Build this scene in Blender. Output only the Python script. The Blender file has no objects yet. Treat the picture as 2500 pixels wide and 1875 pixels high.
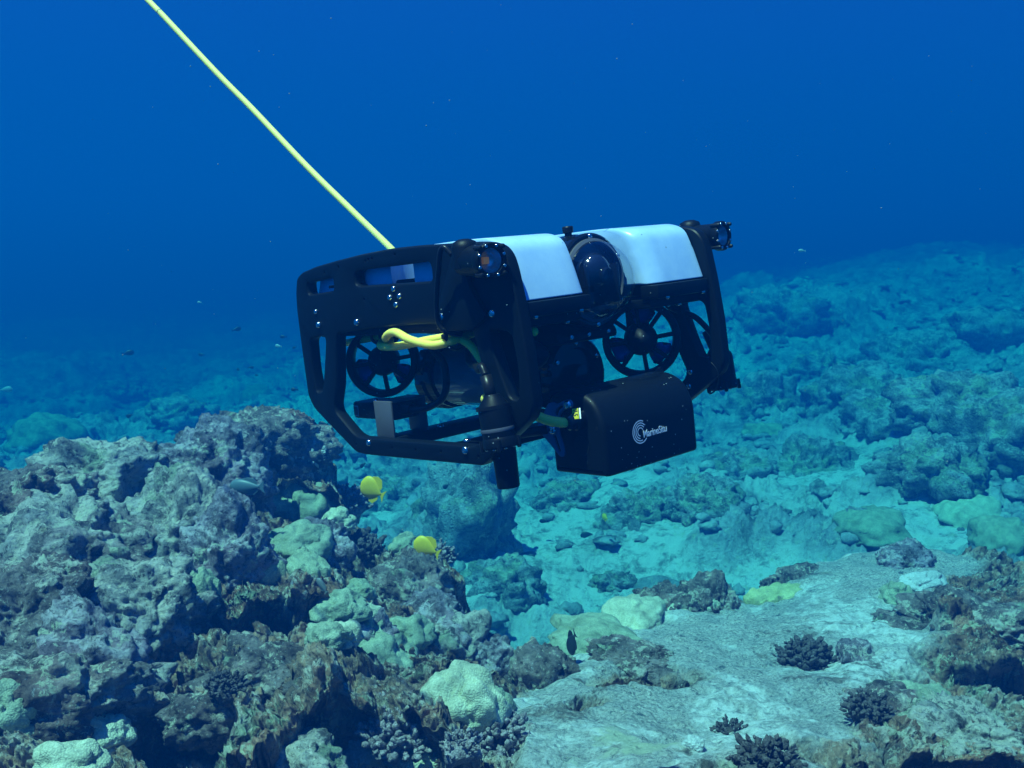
import bpy, bmesh, math, random
import numpy as np
from mathutils import Matrix, Vector
sc = bpy.context.scene
D = bpy.data
random.seed(7)

# ------------------------------------------------------------------ camera, world, sun, exposure
CZ = 2.6                                   # camera height over the deepest rubble floor
PITCH = math.radians(7.2)
cam_d = D.cameras.new('camera'); cam = D.objects.new('camera', cam_d); sc.collection.objects.link(cam)
cam_d.lens = 36.0; cam_d.sensor_width = 36.0; cam_d.clip_start = 0.02; cam_d.clip_end = 500
cam.location = (0, 0, CZ); cam.rotation_euler = (math.radians(90) - PITCH, 0, 0)
sc.camera = cam

SUN_DIR = Vector((-0.30, -0.26, 0.92)).normalized()      # towards the sun
sun_el = math.asin(SUN_DIR.z); sun_az = math.atan2(SUN_DIR.x, SUN_DIR.y)
w = D.worlds.new('World'); sc.world = w; w.use_nodes = True
nt = w.node_tree; nt.nodes.clear()
sky = nt.nodes.new('ShaderNodeTexSky'); sky.sky_type = 'NISHITA'; sky.sun_disc = False
sky.sun_elevation = sun_el; sky.sun_rotation = sun_az
tint = nt.nodes.new('ShaderNodeMix'); tint.data_type = 'RGBA'; tint.blend_type = 'MULTIPLY'
tint.inputs[0].default_value = 1.0
tint.inputs[7].default_value = (0.060, 0.155, 0.52, 1)      # daylight filtered by the water above
# overhead the surface lets more light in than the water lets through sideways
tc = nt.nodes.new('ShaderNodeTexCoord'); sx = nt.nodes.new('ShaderNodeSeparateXYZ'); el = nt.nodes.new('ShaderNodeValToRGB')
el.color_ramp.elements[0].position = 0.05; el.color_ramp.elements[0].color = (.50, .50, .50, 1)
el.color_ramp.elements[1].position = 0.75; el.color_ramp.elements[1].color = (2.2, 2.2, 2.2, 1)
nt.links.new(tc.outputs['Generated'], sx.inputs[0]); nt.links.new(sx.outputs['Z'], el.inputs[0])
grad = nt.nodes.new('ShaderNodeMix'); grad.data_type = 'RGBA'; grad.blend_type = 'MULTIPLY'; grad.inputs[0].default_value = 1.0
bg = nt.nodes.new('ShaderNodeBackground'); bg.inputs["Strength"].default_value = 0.095
wo = nt.nodes.new('ShaderNodeOutputWorld')
nt.links.new(sky.outputs[0], tint.inputs[6]); nt.links.new(tint.outputs[2], grad.inputs[6])
nt.links.new(el.outputs[0], grad.inputs[7]); nt.links.new(grad.outputs[2], bg.inputs['Color'])
nt.links.new(bg.outputs[0], wo.inputs['Surface'])

sun_d = D.lights.new('sun', 'SUN'); sun = D.objects.new('sun', sun_d); sc.collection.objects.link(sun)
sun_d.energy = 5.0; sun_d.angle = math.radians(0.5); sun_d.color = (1.0, 0.88, 0.72)
sun.rotation_euler = SUN_DIR.to_track_quat('Z', 'Y').to_euler(); sun.location = (0, 0, 20)

sc.render.engine = 'CYCLES'
sc.view_settings.view_transform = 'Standard'; sc.view_settings.look = 'None'
sc.view_settings.gamma = 1.0; sc.view_settings.exposure = 1.05
sc.cycles.use_denoising = True
sc.cycles.max_bounces = 5; sc.cycles.diffuse_bounces = 2; sc.cycles.glossy_bounces = 3
sc.cycles.transparent_max_bounces = 12; sc.cycles.volume_bounces = 0
sc.cycles.caustics_reflective = False; sc.cycles.caustics_refractive = False

HAZE_SCATTER = (0.00005, 0.0165, 0.074)       # per metre
HAZE_ABSORB = (0.31, 0.078, 0.040)

# camera axes (right, down, forward) in the world
BX = np.array([[1, 0, 0],
               [0, -math.sin(PITCH), math.cos(PITCH)],
               [0, -math.cos(PITCH), -math.sin(PITCH)]])
CAM = np.array([0, 0, CZ])
def sight(px, py):
    """direction in the world of a point of the 2500x1875 photograph"""
    d = BX @ np.array([(px - 1250) / 2500.0, (py - 937.5) / 2500.0, 1.0])
    return d
def at(px, py, depth):
    return CAM + sight(px, py) * depth

# ------------------------------------------------------------------ helpers
def tag(o, label=None, cat=None, group=None, kind=None):
    if label: o['label'] = label
    if cat: o['category'] = cat
    if group: o['group'] = group
    if kind: o['kind'] = kind
    return o
def empty(name, loc=(0, 0, 0), parent=None):
    o = D.objects.new(name, None); sc.collection.objects.link(o); o.location = loc
    o.empty_display_size = 0.05
    if parent: o.parent = parent
    return o
def obj(name, me, mat=None, parent=None):
    o = D.objects.new(name, me); sc.collection.objects.link(o)
    if mat and not me.materials: me.materials.append(mat)
    if parent: o.parent = parent
    return o
def mesh_np(name, V, F, smooth=True):
    """V (n,3), F (m,3|4) index array"""
    V = np.asarray(V, dtype=np.float32); F = np.asarray(F, dtype=np.int32)
    me = D.meshes.new(name); k = F.shape[1]
    me.vertices.add(len(V)); me.vertices.foreach_set('co', V.ravel())
    me.loops.add(F.size); me.loops.foreach_set('vertex_index', F.ravel())
    me.polygons.add(len(F)); me.polygons.foreach_set('loop_start', np.arange(0, F.size, k, dtype=np.int32))
    me.polygons.foreach_set('loop_total', np.full(len(F), k, dtype=np.int32))
    me.update(calc_edges=True)
    if smooth: me.polygons.foreach_set('use_smooth', np.ones(len(F), dtype=bool))
    return me
def bm_mesh(name, bm, smooth=False, angle=None):
    me = D.meshes.new(name); bm.normal_update()
    if angle:
        for f in bm.faces: f.smooth = True
        for e in bm.edges:
            if len(e.link_faces) == 2 and e.calc_face_angle(0) > math.radians(angle): e.smooth = False
    elif smooth:
        for f in bm.faces: f.smooth = True
    bm.to_mesh(me); bm.free(); return me
def frame_to(axis):
    return Vector(axis).normalized().to_track_quat('Z', 'Y').to_matrix().to_4x4()
def lathe(bm, prof, origin=(0, 0, 0), axis=(0, 0, 1), seg=40):
    """prof: (radius, height) along axis"""
    Mx = Matrix.Translation(origin) @ frame_to(axis)
    rings = []
    for r, h in prof:
        if r < 1e-6: rings.append([bm.verts.new(Mx @ Vector((0, 0, h)))])
        else: rings.append([bm.verts.new(Mx @ Vector((r * math.cos(2 * math.pi * i / seg), r * math.sin(2 * math.pi * i / seg), h))) for i in range(seg)])
    for a, b in zip(rings[:-1], rings[1:]):
        for i in range(seg):
            j = (i + 1) % seg
            if len(a) == 1 and len(b) == 1: continue
            if len(a) == 1: bm.faces.new((a[0], b[i], b[j]))
            elif len(b) == 1: bm.faces.new((a[i], b[0], a[j]))
            else: bm.faces.new((a[i], b[i], b[j], a[j]))
    return bm
def tube(bm, pts, r, seg=10, res=8):
    """smooth tube through pts (Catmull-Rom)"""
    P = [Vector(p) for p in pts]
    if len(P) > 2 and res > 1:
        Q = [P[0] * 2 - P[1]] + P + [P[-1] * 2 - P[-2]]; out = []
        for i in range(1, len(Q) - 2):
            for k in range(res):
                t = k / res; a, b, c, d = Q[i - 1:i + 3]
                out.append(0.5 * ((2 * b) + (c - a) * t + (2 * a - 5 * b + 4 * c - d) * t * t + (3 * b - a - 3 * c + d) * t ** 3))
        out.append(P[-1]); P = out
    up = Vector((0.13, 0.31, 0.94)); prev = None
    for i, p in enumerate(P):
        t = (P[min(i + 1, len(P) - 1)] - P[max(i - 1, 0)]).normalized()
        u = t.cross(up).normalized() if prev is None else (prev - t * prev.dot(t)).normalized()
        prev = u; v = t.cross(u)
        rr = r[i * (len(r) - 1) // max(1, len(P) - 1)] if isinstance(r, (list, tuple)) else r
        ring = [bm.verts.new(p + (u * math.cos(2 * math.pi * k / seg) + v * math.sin(2 * math.pi * k / seg)) * rr) for k in range(seg)]
        if i:
            for k in range(seg):
                j = (k + 1) % seg; bm.faces.new((last[k], last[j], ring[j], ring[k]))
        else: bm.faces.new(ring[::-1])
        last = ring
    bm.faces.new(last); bmesh.ops.recalc_face_normals(bm, faces=bm.faces); return bm
def box(bm, x0, x1, y0, y1, z0, z1, bev=0.0, seg=2):
    vs = [bm.verts.new((x, y, z)) for x in (x0, x1) for y in (y0, y1) for z in (z0, z1)]
    fs = [bm.faces.new([vs[i] for i in q]) for q in ((0, 1, 3, 2), (4, 6, 7, 5), (0, 4, 5, 1), (2, 3, 7, 6), (0, 2, 6, 4), (1, 5, 7, 3))]
    if bev:
        es = list({e for f in fs for e in f.edges})
        bmesh.ops.bevel(bm, geom=es, offset=bev, segments=seg, affect='EDGES', profile=0.5)
    return bm
def prism(bm, pts, y0, y1, bev=0.0, seg=3):
    """polygon of (x, z) extruded along y"""
    a = [bm.verts.new((x, y0, z)) for x, z in pts]; b = [bm.verts.new((x, y1, z)) for x, z in pts]
    n = len(pts); fs = [bm.faces.new(a), bm.faces.new(b[::-1])]
    for i in range(n):
        j = (i + 1) % n; fs.append(bm.faces.new((a[i], b[i], b[j], a[j])))
    bmesh.ops.recalc_face_normals(bm, faces=fs)
    if bev:
        es = [e for f in fs[:2] for e in f.edges]
        bmesh.ops.bevel(bm, geom=es, offset=bev, segments=seg, affect='EDGES', profile=0.5)
    return bm
def rounded(pts, r, n=5):
    """round the corners of a polygon; r a number or a list"""
    out = []; m = len(pts)
    for i in range(m):
        p = Vector(pts[i]); a = Vector(pts[i - 1]); b = Vector(pts[(i + 1) % m])
        ri = r[i] if isinstance(r, (list, tuple)) else r
        u = (a - p); v = (b - p); k = min(ri, u.length * .48, v.length * .48)
        if k < 1e-5: out.append(tuple(p)); continue
        s = p + u.normalized() * k; e = p + v.normalized() * k
        for j in range(n + 1):
            t = j / n; q = s * (1 - t) ** 2 + p * 2 * t * (1 - t) + e * t * t; out.append((q.x, q.y))
    return out
def plate(name, outline, holes, y_mid, half, bevel, k=4):
    """flat panel in the xz plane with real holes and rounded edges"""
    def area(p): return sum(a[0] * b[1] - b[0] * a[1] for a, b in zip(p, p[1:] + p[:1])) / 2
    loops = []
    for n_, lp in enumerate([outline] + holes):
        q = [lp[0]]
        for p in lp[1:]:
            if math.hypot(p[0] - q[-1][0], p[1] - q[-1][1]) > 2e-4: q.append(p)
        if math.hypot(q[0][0] - q[-1][0], q[0][1] - q[-1][1]) < 2e-4: q.pop()
        if (area(q) > 0) != (n_ == 0): q = q[::-1]
        loops.append(q)
    bm = bmesh.new(); caps = ([], [])
    for lp in loops:
        m = len(lp); nr = []
        for i in range(m):
            a, b, c = Vector(lp[i - 1]), Vector(lp[i]), Vector(lp[(i + 1) % m])
            d1 = (b - a).normalized(); d2 = (c - b).normalized(); n1 = Vector((-d1.y, d1.x)); n2 = Vector((-d2.y, d2.x))
            v = (n1 + n2); v = v.normalized() if v.length > 1e-6 else n1; nr.append(v / max(.5, v.dot(n1)))
        bb = bevel if m != 8 else .0004
        prof = [(bb * (1 - math.sin(t)), half - bb + bb * math.cos(t)) for t in np.linspace(0, math.pi / 2, k)]
        prof = prof + [(o_, -y_) for o_, y_ in prof[::-1]]
        rings = [[bm.verts.new((lp[i][0] + nr[i].x * o_, y_mid + y_, lp[i][1] + nr[i].y * o_)) for i in range(m)] for o_, y_ in prof]
        for r1, r2 in zip(rings[:-1], rings[1:]):
            for i in range(m): bm.faces.new((r1[i], r1[(i + 1) % m], r2[(i + 1) % m], r2[i]))
        for cap, r in zip(caps, (rings[0], rings[-1])): cap += [bm.edges.get((r[i], r[(i + 1) % m])) for i in range(m)]
    for cap in caps: bmesh.ops.triangle_fill(bm, edges=cap, use_beauty=True)
    bmesh.ops.recalc_face_normals(bm, faces=bm.faces)
    return bm_mesh(name, bm, angle=28)
def circle(cx, cz, r, n=14):
    return [(cx + r * math.cos(2 * math.pi * i / n), cz + r * math.sin(2 * math.pi * i / n)) for i in range(n)]

# ------------------------------------------------------------------ materials
class N:
    def __init__(s, name):
        s.m = D.materials.new(name); s.m.use_nodes = True; s.t = s.m.node_tree; s.t.nodes.clear()
        s.out = s.t.nodes.new('ShaderNodeOutputMaterial')
    def n(s, kind, **kw):
        x = s.t.nodes.new('ShaderNode' + kind)
        for k, v in kw.items(): setattr(x, k, v)
        return x
    def l(s, a, b): s.t.links.new(a, b)
    def co(s): return s.n('TexCoord').outputs['Object']
    def noise(s, vec, scale, detail=6, rough=.6, dist=0.0, off=None):
        x = s.n('TexNoise'); x.inputs['Scale'].default_value = scale; x.inputs['Detail'].default_value = detail
        x.inputs['Roughness'].default_value = rough; x.inputs['Distortion'].default_value = dist
        if off is not None:
            m = s.n('VectorMath', operation='ADD'); s.l(vec, m.inputs[0]); m.inputs[1].default_value = off; vec = m.outputs[0]
        s.l(vec, x.inputs['Vector']); return x.outputs['Fac']
    def vor(s, vec, scale, feature='F1', out='Distance'):
        x = s.n('TexVoronoi', feature=feature); x.inputs['Scale'].default_value = scale; s.l(vec, x.inputs['Vector']); return x.outputs[out]
    def ramp(s, fac, stops):
        x = s.n('ValToRGB'); e = x.color_ramp.elements
        while len(e) < len(stops): e.new(0.5)
        for el, (p, c) in zip(e, stops):
            el.position = p; el.color = (c, c, c, 1) if isinstance(c, (int, float)) else (*c, 1)
        s.l(fac, x.inputs[0]); return x.outputs[0]
    def step(s, fac, a, b): return s.ramp(fac, [(a, 0.0), (b, 1.0)] if a < b else [(b, 1.0), (a, 0.0)])
    def mix(s, f, a, b, blend='MIX'):
        x = s.n('Mix', data_type='RGBA', blend_type=blend)
        for i, v in ((0, f), (6, a), (7, b)):
            sock = x.inputs[i]
            if isinstance(v, (int, float)): sock.default_value = v if i == 0 else (v, v, v, 1)
            elif isinstance(v, tuple): sock.default_value = (*v, 1)
            else: s.l(v, sock)
        return x.outputs[2]
    def math(s, op, a, b=None):
        x = s.n('Math', operation=op)
        for i, v in enumerate((a, b)):
            if v is None: continue
            if isinstance(v, (int, float)): x.inputs[i].default_value = v
            else: s.l(v, x.inputs[i])
        return x.outputs[0]
    def bump(s, h, strength, dist, normal=None):
        x = s.n('Bump'); x.inputs['Strength'].default_value = strength; x.inputs['Distance'].default_value = dist
        s.l(h, x.inputs['Height'])
        if normal: s.l(normal, x.inputs['Normal'])
        return x.outputs[0]
    def pbr(s, color, rough=.6, metal=0.0, normal=None, spec=.5, **kw):
        p = s.n('BsdfPrincipled')
        for nm, v in dict({'Base Color': color, 'Roughness': rough, 'Metallic': metal, 'Specular IOR Level': spec}, **kw).items():
            if isinstance(v, tuple): p.inputs[nm].default_value = (*v, 1)
            elif isinstance(v, (int, float)): p.inputs[nm].default_value = v
            else: s.l(v, p.inputs[nm])
        if normal: s.l(normal, p.inputs['Normal'])
        s.l(p.outputs[0], s.out.inputs['Surface']); return s.m

def simple(name, col, rough=.5, metal=0.0, spec=.25, specks=0.0, grain=0.0):
    a = N(name); co = a.co(); c = a.mix(a.noise(co, 30, 4), tuple(v * .85 for v in col), tuple(min(1, v * 1.15) for v in col))
    if specks:                                             # silt grains lying on the surface
        d = a.vor(co, 210); r = a.vor(co, 210, out='Color')
        dot = a.math('MULTIPLY', a.math('LESS_THAN', d, .16), a.math('GREATER_THAN', r, 1 - specks))
        c = a.mix(dot, c, (.28, .33, .36))
    nrm = a.bump(a.noise(co, 900, 3), grain, .0004) if grain else None
    return a.pbr(c, rough, metal, nrm, spec)
M = {}
M['black'] = simple('black_plastic', (.003, .005, .009), .45, 0, .15, specks=.22, grain=.35)
M['panel'] = simple('black_hdpe', (.003, .0055, .010), .42, 0, .15, specks=.10, grain=.3)
M['rubber'] = simple('black_rubber', (.008, .009, .011), .35)
M['gloss'] = simple('black_gloss', (.005, .006, .009), .12, 0, .5, specks=.15)
M['steel'] = simple('steel', (.62, .64, .66), .16, 1.0)
M['alu'] = simple('grey_aluminium', (.36, .37, .42), .42, .3, grain=.5)
M['band'] = simple('dark_aluminium', (.12, .125, .15), .35, .3, grain=.5)
M['bluealu'] = simple('anodised_plate', (.06, .14, .26), .4, .4)
M['yellow'] = simple('yellow_sheath', (1.0, .74, .14), .5, grain=.6)
M['tether'] = simple('tether_sheath', (1.0, .84, .24), .5)
M['orange'] = simple('led_phosphor', (.98, .50, .12), .4)
for _k in ('tether', 'yellow'):
    _q = [x for x in M[_k].node_tree.nodes if x.type == 'BSDF_PRINCIPLED'][0]; _q.inputs['Subsurface Weight'].default_value = .7
    _q.inputs['Subsurface Radius'].default_value = (1, .9, .35); _q.inputs['Subsurface Scale'].default_value = .008
_p = [x for x in M['orange'].node_tree.nodes if x.type == 'BSDF_PRINCIPLED'][0]; _p.inputs['Emission Color'].default_value = (1, .42, .10, 1); _p.inputs['Emission Strength'].default_value = .05  # faint orange glow added to the unlit LEDs so they read orange
M['white'] = simple('white_print', (1, 1, 1), .5)
M['sticker'] = simple('sticker_white', (.55, .56, .58), .5)
M['yellowtag'] = simple('yellow_tag', (.75, .62, .03), .5)
M['prop'] = simple('blue_propeller', (.04, .10, .38), .35)
a = N('white_float'); co = a.co()
d = a.vor(co, 95); r = a.vor(co, 95, out='Color')
dot = a.math('MULTIPLY', a.math('LESS_THAN', d, .09), a.math('GREATER_THAN', r, .82))
c = a.mix(a.step(a.noise(co, 9, 7, .7), .35, .65), (.27, .47, .78), (.40, .62, .86)); c = a.mix(dot, c, (.10, .13, .15))
M['float'] = a.pbr(c, .32, 0, a.bump(a.noise(co, 700, 2), .15, .0003))
def clear(name, tintc, gl=.06, rough=.02, body=.0):
    """thin clear acrylic: lets light through, mirrors a little towards the rim"""
    a = N(name); tr = a.n('BsdfTransparent'); tr.inputs[0].default_value = (*tintc, 1)
    g = a.n('BsdfGlossy'); g.inputs['Roughness'].default_value = rough; g.inputs['Color'].default_value = (.9, .93, 1, 1)
    lw = a.n('LayerWeight'); lw.inputs['Blend'].default_value = .25
    f = a.math('ADD', a.math('MULTIPLY', a.math('POWER', lw.outputs['Facing'], 2.2), .8), gl * .35)
    m = a.n('MixShader'); a.l(f, m.inputs[0]); a.l(tr.outputs[0], m.inputs[1]); a.l(g.outputs[0], m.inputs[2])
    a.l(m.outputs[0], a.out.inputs['Surface']); return a.m
M['dome'] = clear('clear_acrylic', (.97, .98, .99), gl=.14)
M['tube'] = clear('tube_acrylic', (.80, .86, .92), gl=.30)
M['lens'] = clear('lens_glass', (.97, .98, .99), gl=.0)
M['reflector'] = simple('reflector', (.32, .52, .56), .25, .7, .5)

def rock_material(name, dark=(.05, .036, .038), mid=(.31, .195, .145), crust=(.74, .64, .58), coral=(.38, .42, .31),
                  crust_at=.54, coral_at=.62, scale=1.0, slab=False):
    a = N(name); co = a.co()
    base = a.ramp(a.noise(co, 9 * scale, 10, .72, .3), [(.38, dark), (.50, mid), (.62, tuple(v * 1.9 for v in mid))])
    hue = a.noise(co, 2.3 * scale, 3, .5, off=(4, 1, 7))
    base = a.mix(a.step(hue, .45, .6), base, (1.0, .80, .78), 'MULTIPLY')
    geo = a.n('NewGeometry'); sep = a.n('SeparateXYZ'); a.l(geo.outputs['Normal'], sep.inputs[0])
    upw = a.step(sep.outputs['Z'], .15, .75)
    n1 = a.noise(co, 6.0 * scale, 10, .74, .6, off=(9, 2, 3))
    m1 = a.math('MULTIPLY', a.step(n1, crust_at - .02, crust_at + .03), a.math('ADD', a.math('MULTIPLY', upw, .7), .3))
    fine = a.noise(co, 55 * scale, 6, .75)
    cr = a.mix(a.step(fine, .38, .62), tuple(v * .55 for v in crust), crust)
    c = a.mix(m1, base, cr)
    n2 = a.noise(co, 3.1 * scale, 8, .66, .4, off=(31, 12, 5))
    m2 = a.math('MULTIPLY', a.step(n2, coral_at - .015, coral_at + .02), a.math('ADD', a.math('MULTIPLY', upw, .6), .4))
    c2 = a.mix(a.step(a.noise(co, 38 * scale, 5, .7), .4, .6), tuple(v * .6 for v in coral), coral)
    c = a.mix(m2, c, c2)
    n3 = a.noise(co, 16 * scale, 8, .78, .3, off=(19, 22, 33))
    c = a.mix(a.math('MULTIPLY', a.step(n3, .55, .58), .85), c, a.mix(a.step(hue, .4, .6), tuple(v * .85 for v in crust), (.58, .60, .45)))
    c = a.mix(a.math('MULTIPLY', a.step(n3, .44, .41), .75), c, dark)
    spk = a.noise(co, 95 * scale, 4, .8, off=(3, 3, 3))
    c = a.mix(a.math('MULTIPLY', a.step(spk, .60, .66), .75), c, (.50, .50, .55))
    c = a.mix(a.math('MULTIPLY', a.step(spk, .42, .36), .7), c, tuple(v * .6 for v in dark))
    if slab:
        at_ = a.n('Attribute', attribute_name='slab'); sm = at_.outputs['Fac']
        g = a.ramp(a.noise(co, 130, 5, .85), [(.38, (.12, .11, .12)), (.46, (.42, .39, .38)), (.60, (.74, .69, .67))])
        big = a.noise(co, 2.0, 8, .68, .6, off=(7, 7, 1))
        g = a.mix(a.step(a.noise(co, 26, 7, .8, off=(6, 6, 9)), .57, .62), g, (.07, .10, .13))
        g = a.mix(a.step(a.noise(co, 6, 8, .75, .8, off=(2, 8, 9)), .40, .62), a.mix(.45, g, (.16, .20, .23)), g)
        g = a.mix(a.math('MULTIPLY', a.step(big, .485, .55), .85), g, a.ramp(a.noise(co, 30, 8, .8), [(.40, (.34, .36, .37)), (.54, (.86, .85, .85))]))
        g = a.mix(a.math('MULTIPLY', a.step(a.noise(co, 2.8, 9, .76, .5, off=(17, 3, 8)), .55, .60), .85), g, a.ramp(a.noise(co, 40, 6, .8), [(.4, (.06, .05, .05)), (.6, (.26, .21, .19))]))
        g = a.mix(a.step(a.noise(co, 1.5, 8, .7, .5, off=(1, 23, 8)), .63, .68), g, (.52, .53, .42))
        c = a.mix(sm, c, g)
    h = a.math('ADD', a.noise(co, 60 * scale, 8, .75), a.math('MULTIPLY', a.noise(co, 220 * scale, 4, .7), .4))
    h = a.math('SUBTRACT', h, a.math('MULTIPLY', a.step(a.vor(co, 42 * scale), .35, .12), .5))
    return a.pbr(c, .85, 0, a.bump(h, 1.0, .016 / scale), .25)
M['rock'] = rock_material('reef_rock')
M['ledge'] = rock_material('reef_ledge_rock', slab=True)
M['rock_brown'] = rock_material('brown_rock', mid=(.21, .16, .16), crust_at=.60, coral_at=.68)
M['rock_purple'] = rock_material('purple_rock', mid=(.23, .185, .24), crust=(.68, .59, .66), crust_at=.56, coral_at=.70)
M['rock_pale'] = rock_material('pale_rock', crust_at=.49, coral_at=.62, mid=(.28, .25, .26))
M['rock_red'] = rock_material('red_rock', mid=(.26, .12, .10), crust_at=.68, coral_at=.72)
def coral_material(name, lo, hi, sc_=1.0, polyps=240):
    a = N(name); co = a.co()
    c = a.ramp(a.noise(co, 14 * sc_, 6, .65), [(.3, lo), (.65, hi)])
    p = a.vor(co, polyps); c = a.mix(a.math('MULTIPLY', a.step(p, .35, .7), .35), c, tuple(v * .55 for v in lo))
    c = a.mix(a.math('MULTIPLY', a.step(a.noise(co, 24 * sc_, 7, .75, off=(5, 5, 2)), .60, .66), .6), c, (.16, .15, .16))
    return a.pbr(c, .8, 0, a.bump(a.math('ADD', a.noise(co, 90, 6, .7), a.math('MULTIPLY', p, .5)), .7, .006), .25)
M['c_green'] = coral_material('green_cream_coral', (.17, .19, .14), (.44, .48, .36))
M['c_cream'] = coral_material('cream_coral', (.32, .32, .24), (.68, .67, .52))
M['c_yellow'] = coral_material('yellow_coral', (.34, .35, .17), (.56, .56, .32))
M['c_purple'] = coral_material('purple_coral', (.09, .055, .065), (.50, .42, .46), 4)
M['c_dark'] = coral_material('dark_coral', (.03, .024, .028), (.17, .135, .15), 4)
M['c_pale'] = coral_material('pale_grey_coral', (.36, .38, .40), (.62, .63, .66))
def seabed_material():
    a = N('rubble_seabed'); co = a.co()
    base = a.ramp(a.noise(co, 3.2, 10, .74, .5), [(.34, (.08, .085, .11)), (.45, (.29, .29, .345)), (.60, (.58, .57, .64))])
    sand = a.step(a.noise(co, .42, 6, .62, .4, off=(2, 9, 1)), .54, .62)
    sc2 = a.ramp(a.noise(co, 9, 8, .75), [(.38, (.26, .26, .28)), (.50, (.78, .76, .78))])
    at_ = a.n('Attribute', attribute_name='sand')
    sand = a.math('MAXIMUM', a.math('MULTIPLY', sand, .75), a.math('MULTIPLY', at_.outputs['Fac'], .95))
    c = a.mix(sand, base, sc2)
    c = a.mix(a.math('MULTIPLY', a.step(a.noise(co, 13, 5, .8, off=(4, 4, 4)), .58, .64), .8), c, (.55, .56, .45))
    c = a.mix(a.math('MULTIPLY', a.step(a.noise(co, 1.1, 9, .75, .6, off=(14, 4, 4)), .57, .65), .75), c, (.04, .055, .05))
    c = a.mix(a.math('MULTIPLY', a.step(a.noise(co, 5, 7, .8, .3, off=(24, 14, 4)), .57, .61), .8), c, (.60, .61, .60))
    h = a.math('ADD', a.noise(co, 14, 8, .75), a.math('MULTIPLY', a.noise(co, 45, 4), .4))
    return a.pbr(c, .9, 0, a.bump(h, 1.0, .05), .2)
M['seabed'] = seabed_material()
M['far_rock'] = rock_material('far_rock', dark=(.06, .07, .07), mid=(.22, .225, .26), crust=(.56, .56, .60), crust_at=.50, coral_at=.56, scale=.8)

# ------------------------------------------------------------------ noise in numpy
def _h(ix, iy, iz, s):
    n = (ix.astype(np.int64) * 374761393 + iy.astype(np.int64) * 668265263 + iz.astype(np.int64) * 2147483647 + s * 974634777) & 0xffffffff
    n = ((n ^ (n >> 13)) * 1274126177) & 0xffffffff
    n = ((n ^ (n >> 16)) * 2246822519) & 0xffffffff
    return ((n ^ (n >> 15)) & 0xffffff).astype(np.float32) / 0xffffff
def vnoise(x, y, z, s=0):
    xi, yi, zi = np.floor(x), np.floor(y), np.floor(z); fx, fy, fz = x - xi, y - yi, z - zi
    u, v, q = [f * f * f * (f * (f * 6 - 15) + 10) for f in (fx, fy, fz)]
    r = 0
    for dx in (0, 1):
        for dy in (0, 1):
            for dz in (0, 1):
                r = r + _h(xi + dx, yi + dy, zi + dz, s) * (u if dx else 1 - u) * (v if dy else 1 - v) * (q if dz else 1 - q)
    return r * 2 - 1
def fbm(x, y, z, o=4, s=0, g=.5):
    r = 0; a_ = 1.0
    for i in range(o): r = r + a_ * vnoise(x, y, z, s + i * 17); x, y, z = x * 2.03 + 5.1, y * 2.03 + 1.7, z * 2.03 + 3.3; a_ *= g
    return r
def worley2(x, y, s=0):
    """F1, F2 and a random number per cell"""
    xi, yi = np.floor(x), np.floor(y); z0 = np.zeros_like(x)
    f1 = np.full_like(x, 9.); f2 = np.full_like(x, 9.); idv = np.zeros_like(x)
    for dx in (-1, 0, 1):
        for dy in (-1, 0, 1):
            cx, cy = xi + dx, yi + dy
            px = cx + .15 + .7 * _h(cx, cy, z0, s); py = cy + .15 + .7 * _h(cx, cy, z0, s + 5)
            d = np.hypot(px - x, py - y); near = d < f1
            f2 = np.where(near, f1, np.minimum(f2, d)); f1 = np.where(near, d, f1)
            idv = np.where(near, _h(cx, cy, z0, s + 9), idv)
    return f1, f2, idv
def worley3(x, y, z, s=0):
    xi, yi, zi = np.floor(x), np.floor(y), np.floor(z); f1 = np.full_like(x, 9.); idv = np.zeros_like(x)
    for dx in (-1, 0, 1):
        for dy in (-1, 0, 1):
            for dz in (-1, 0, 1):
                cx, cy, cz = xi + dx, yi + dy, zi + dz
                d = np.sqrt((cx + .15 + .7 * _h(cx, cy, cz, s) - x) ** 2 + (cy + .15 + .7 * _h(cx, cy, cz, s + 5) - y) ** 2 + (cz + .15 + .7 * _h(cx, cy, cz, s + 7) - z) ** 2)
                near = d < f1; f1 = np.where(near, d, f1); idv = np.where(near, _h(cx, cy, cz, s + 9), idv)
    return f1, idv
def smooth(a_, b_, x):
    t = np.clip((x - a_) / (b_ - a_), 0, 1); return t * t * (3 - 2 * t)
def grid_faces(nr, nc):
    i = np.arange(nr - 1)[:, None] * nc + np.arange(nc - 1)[None, :]
    return np.stack([i, i + 1, i + nc + 1, i + nc], -1).reshape(-1, 4)

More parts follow.
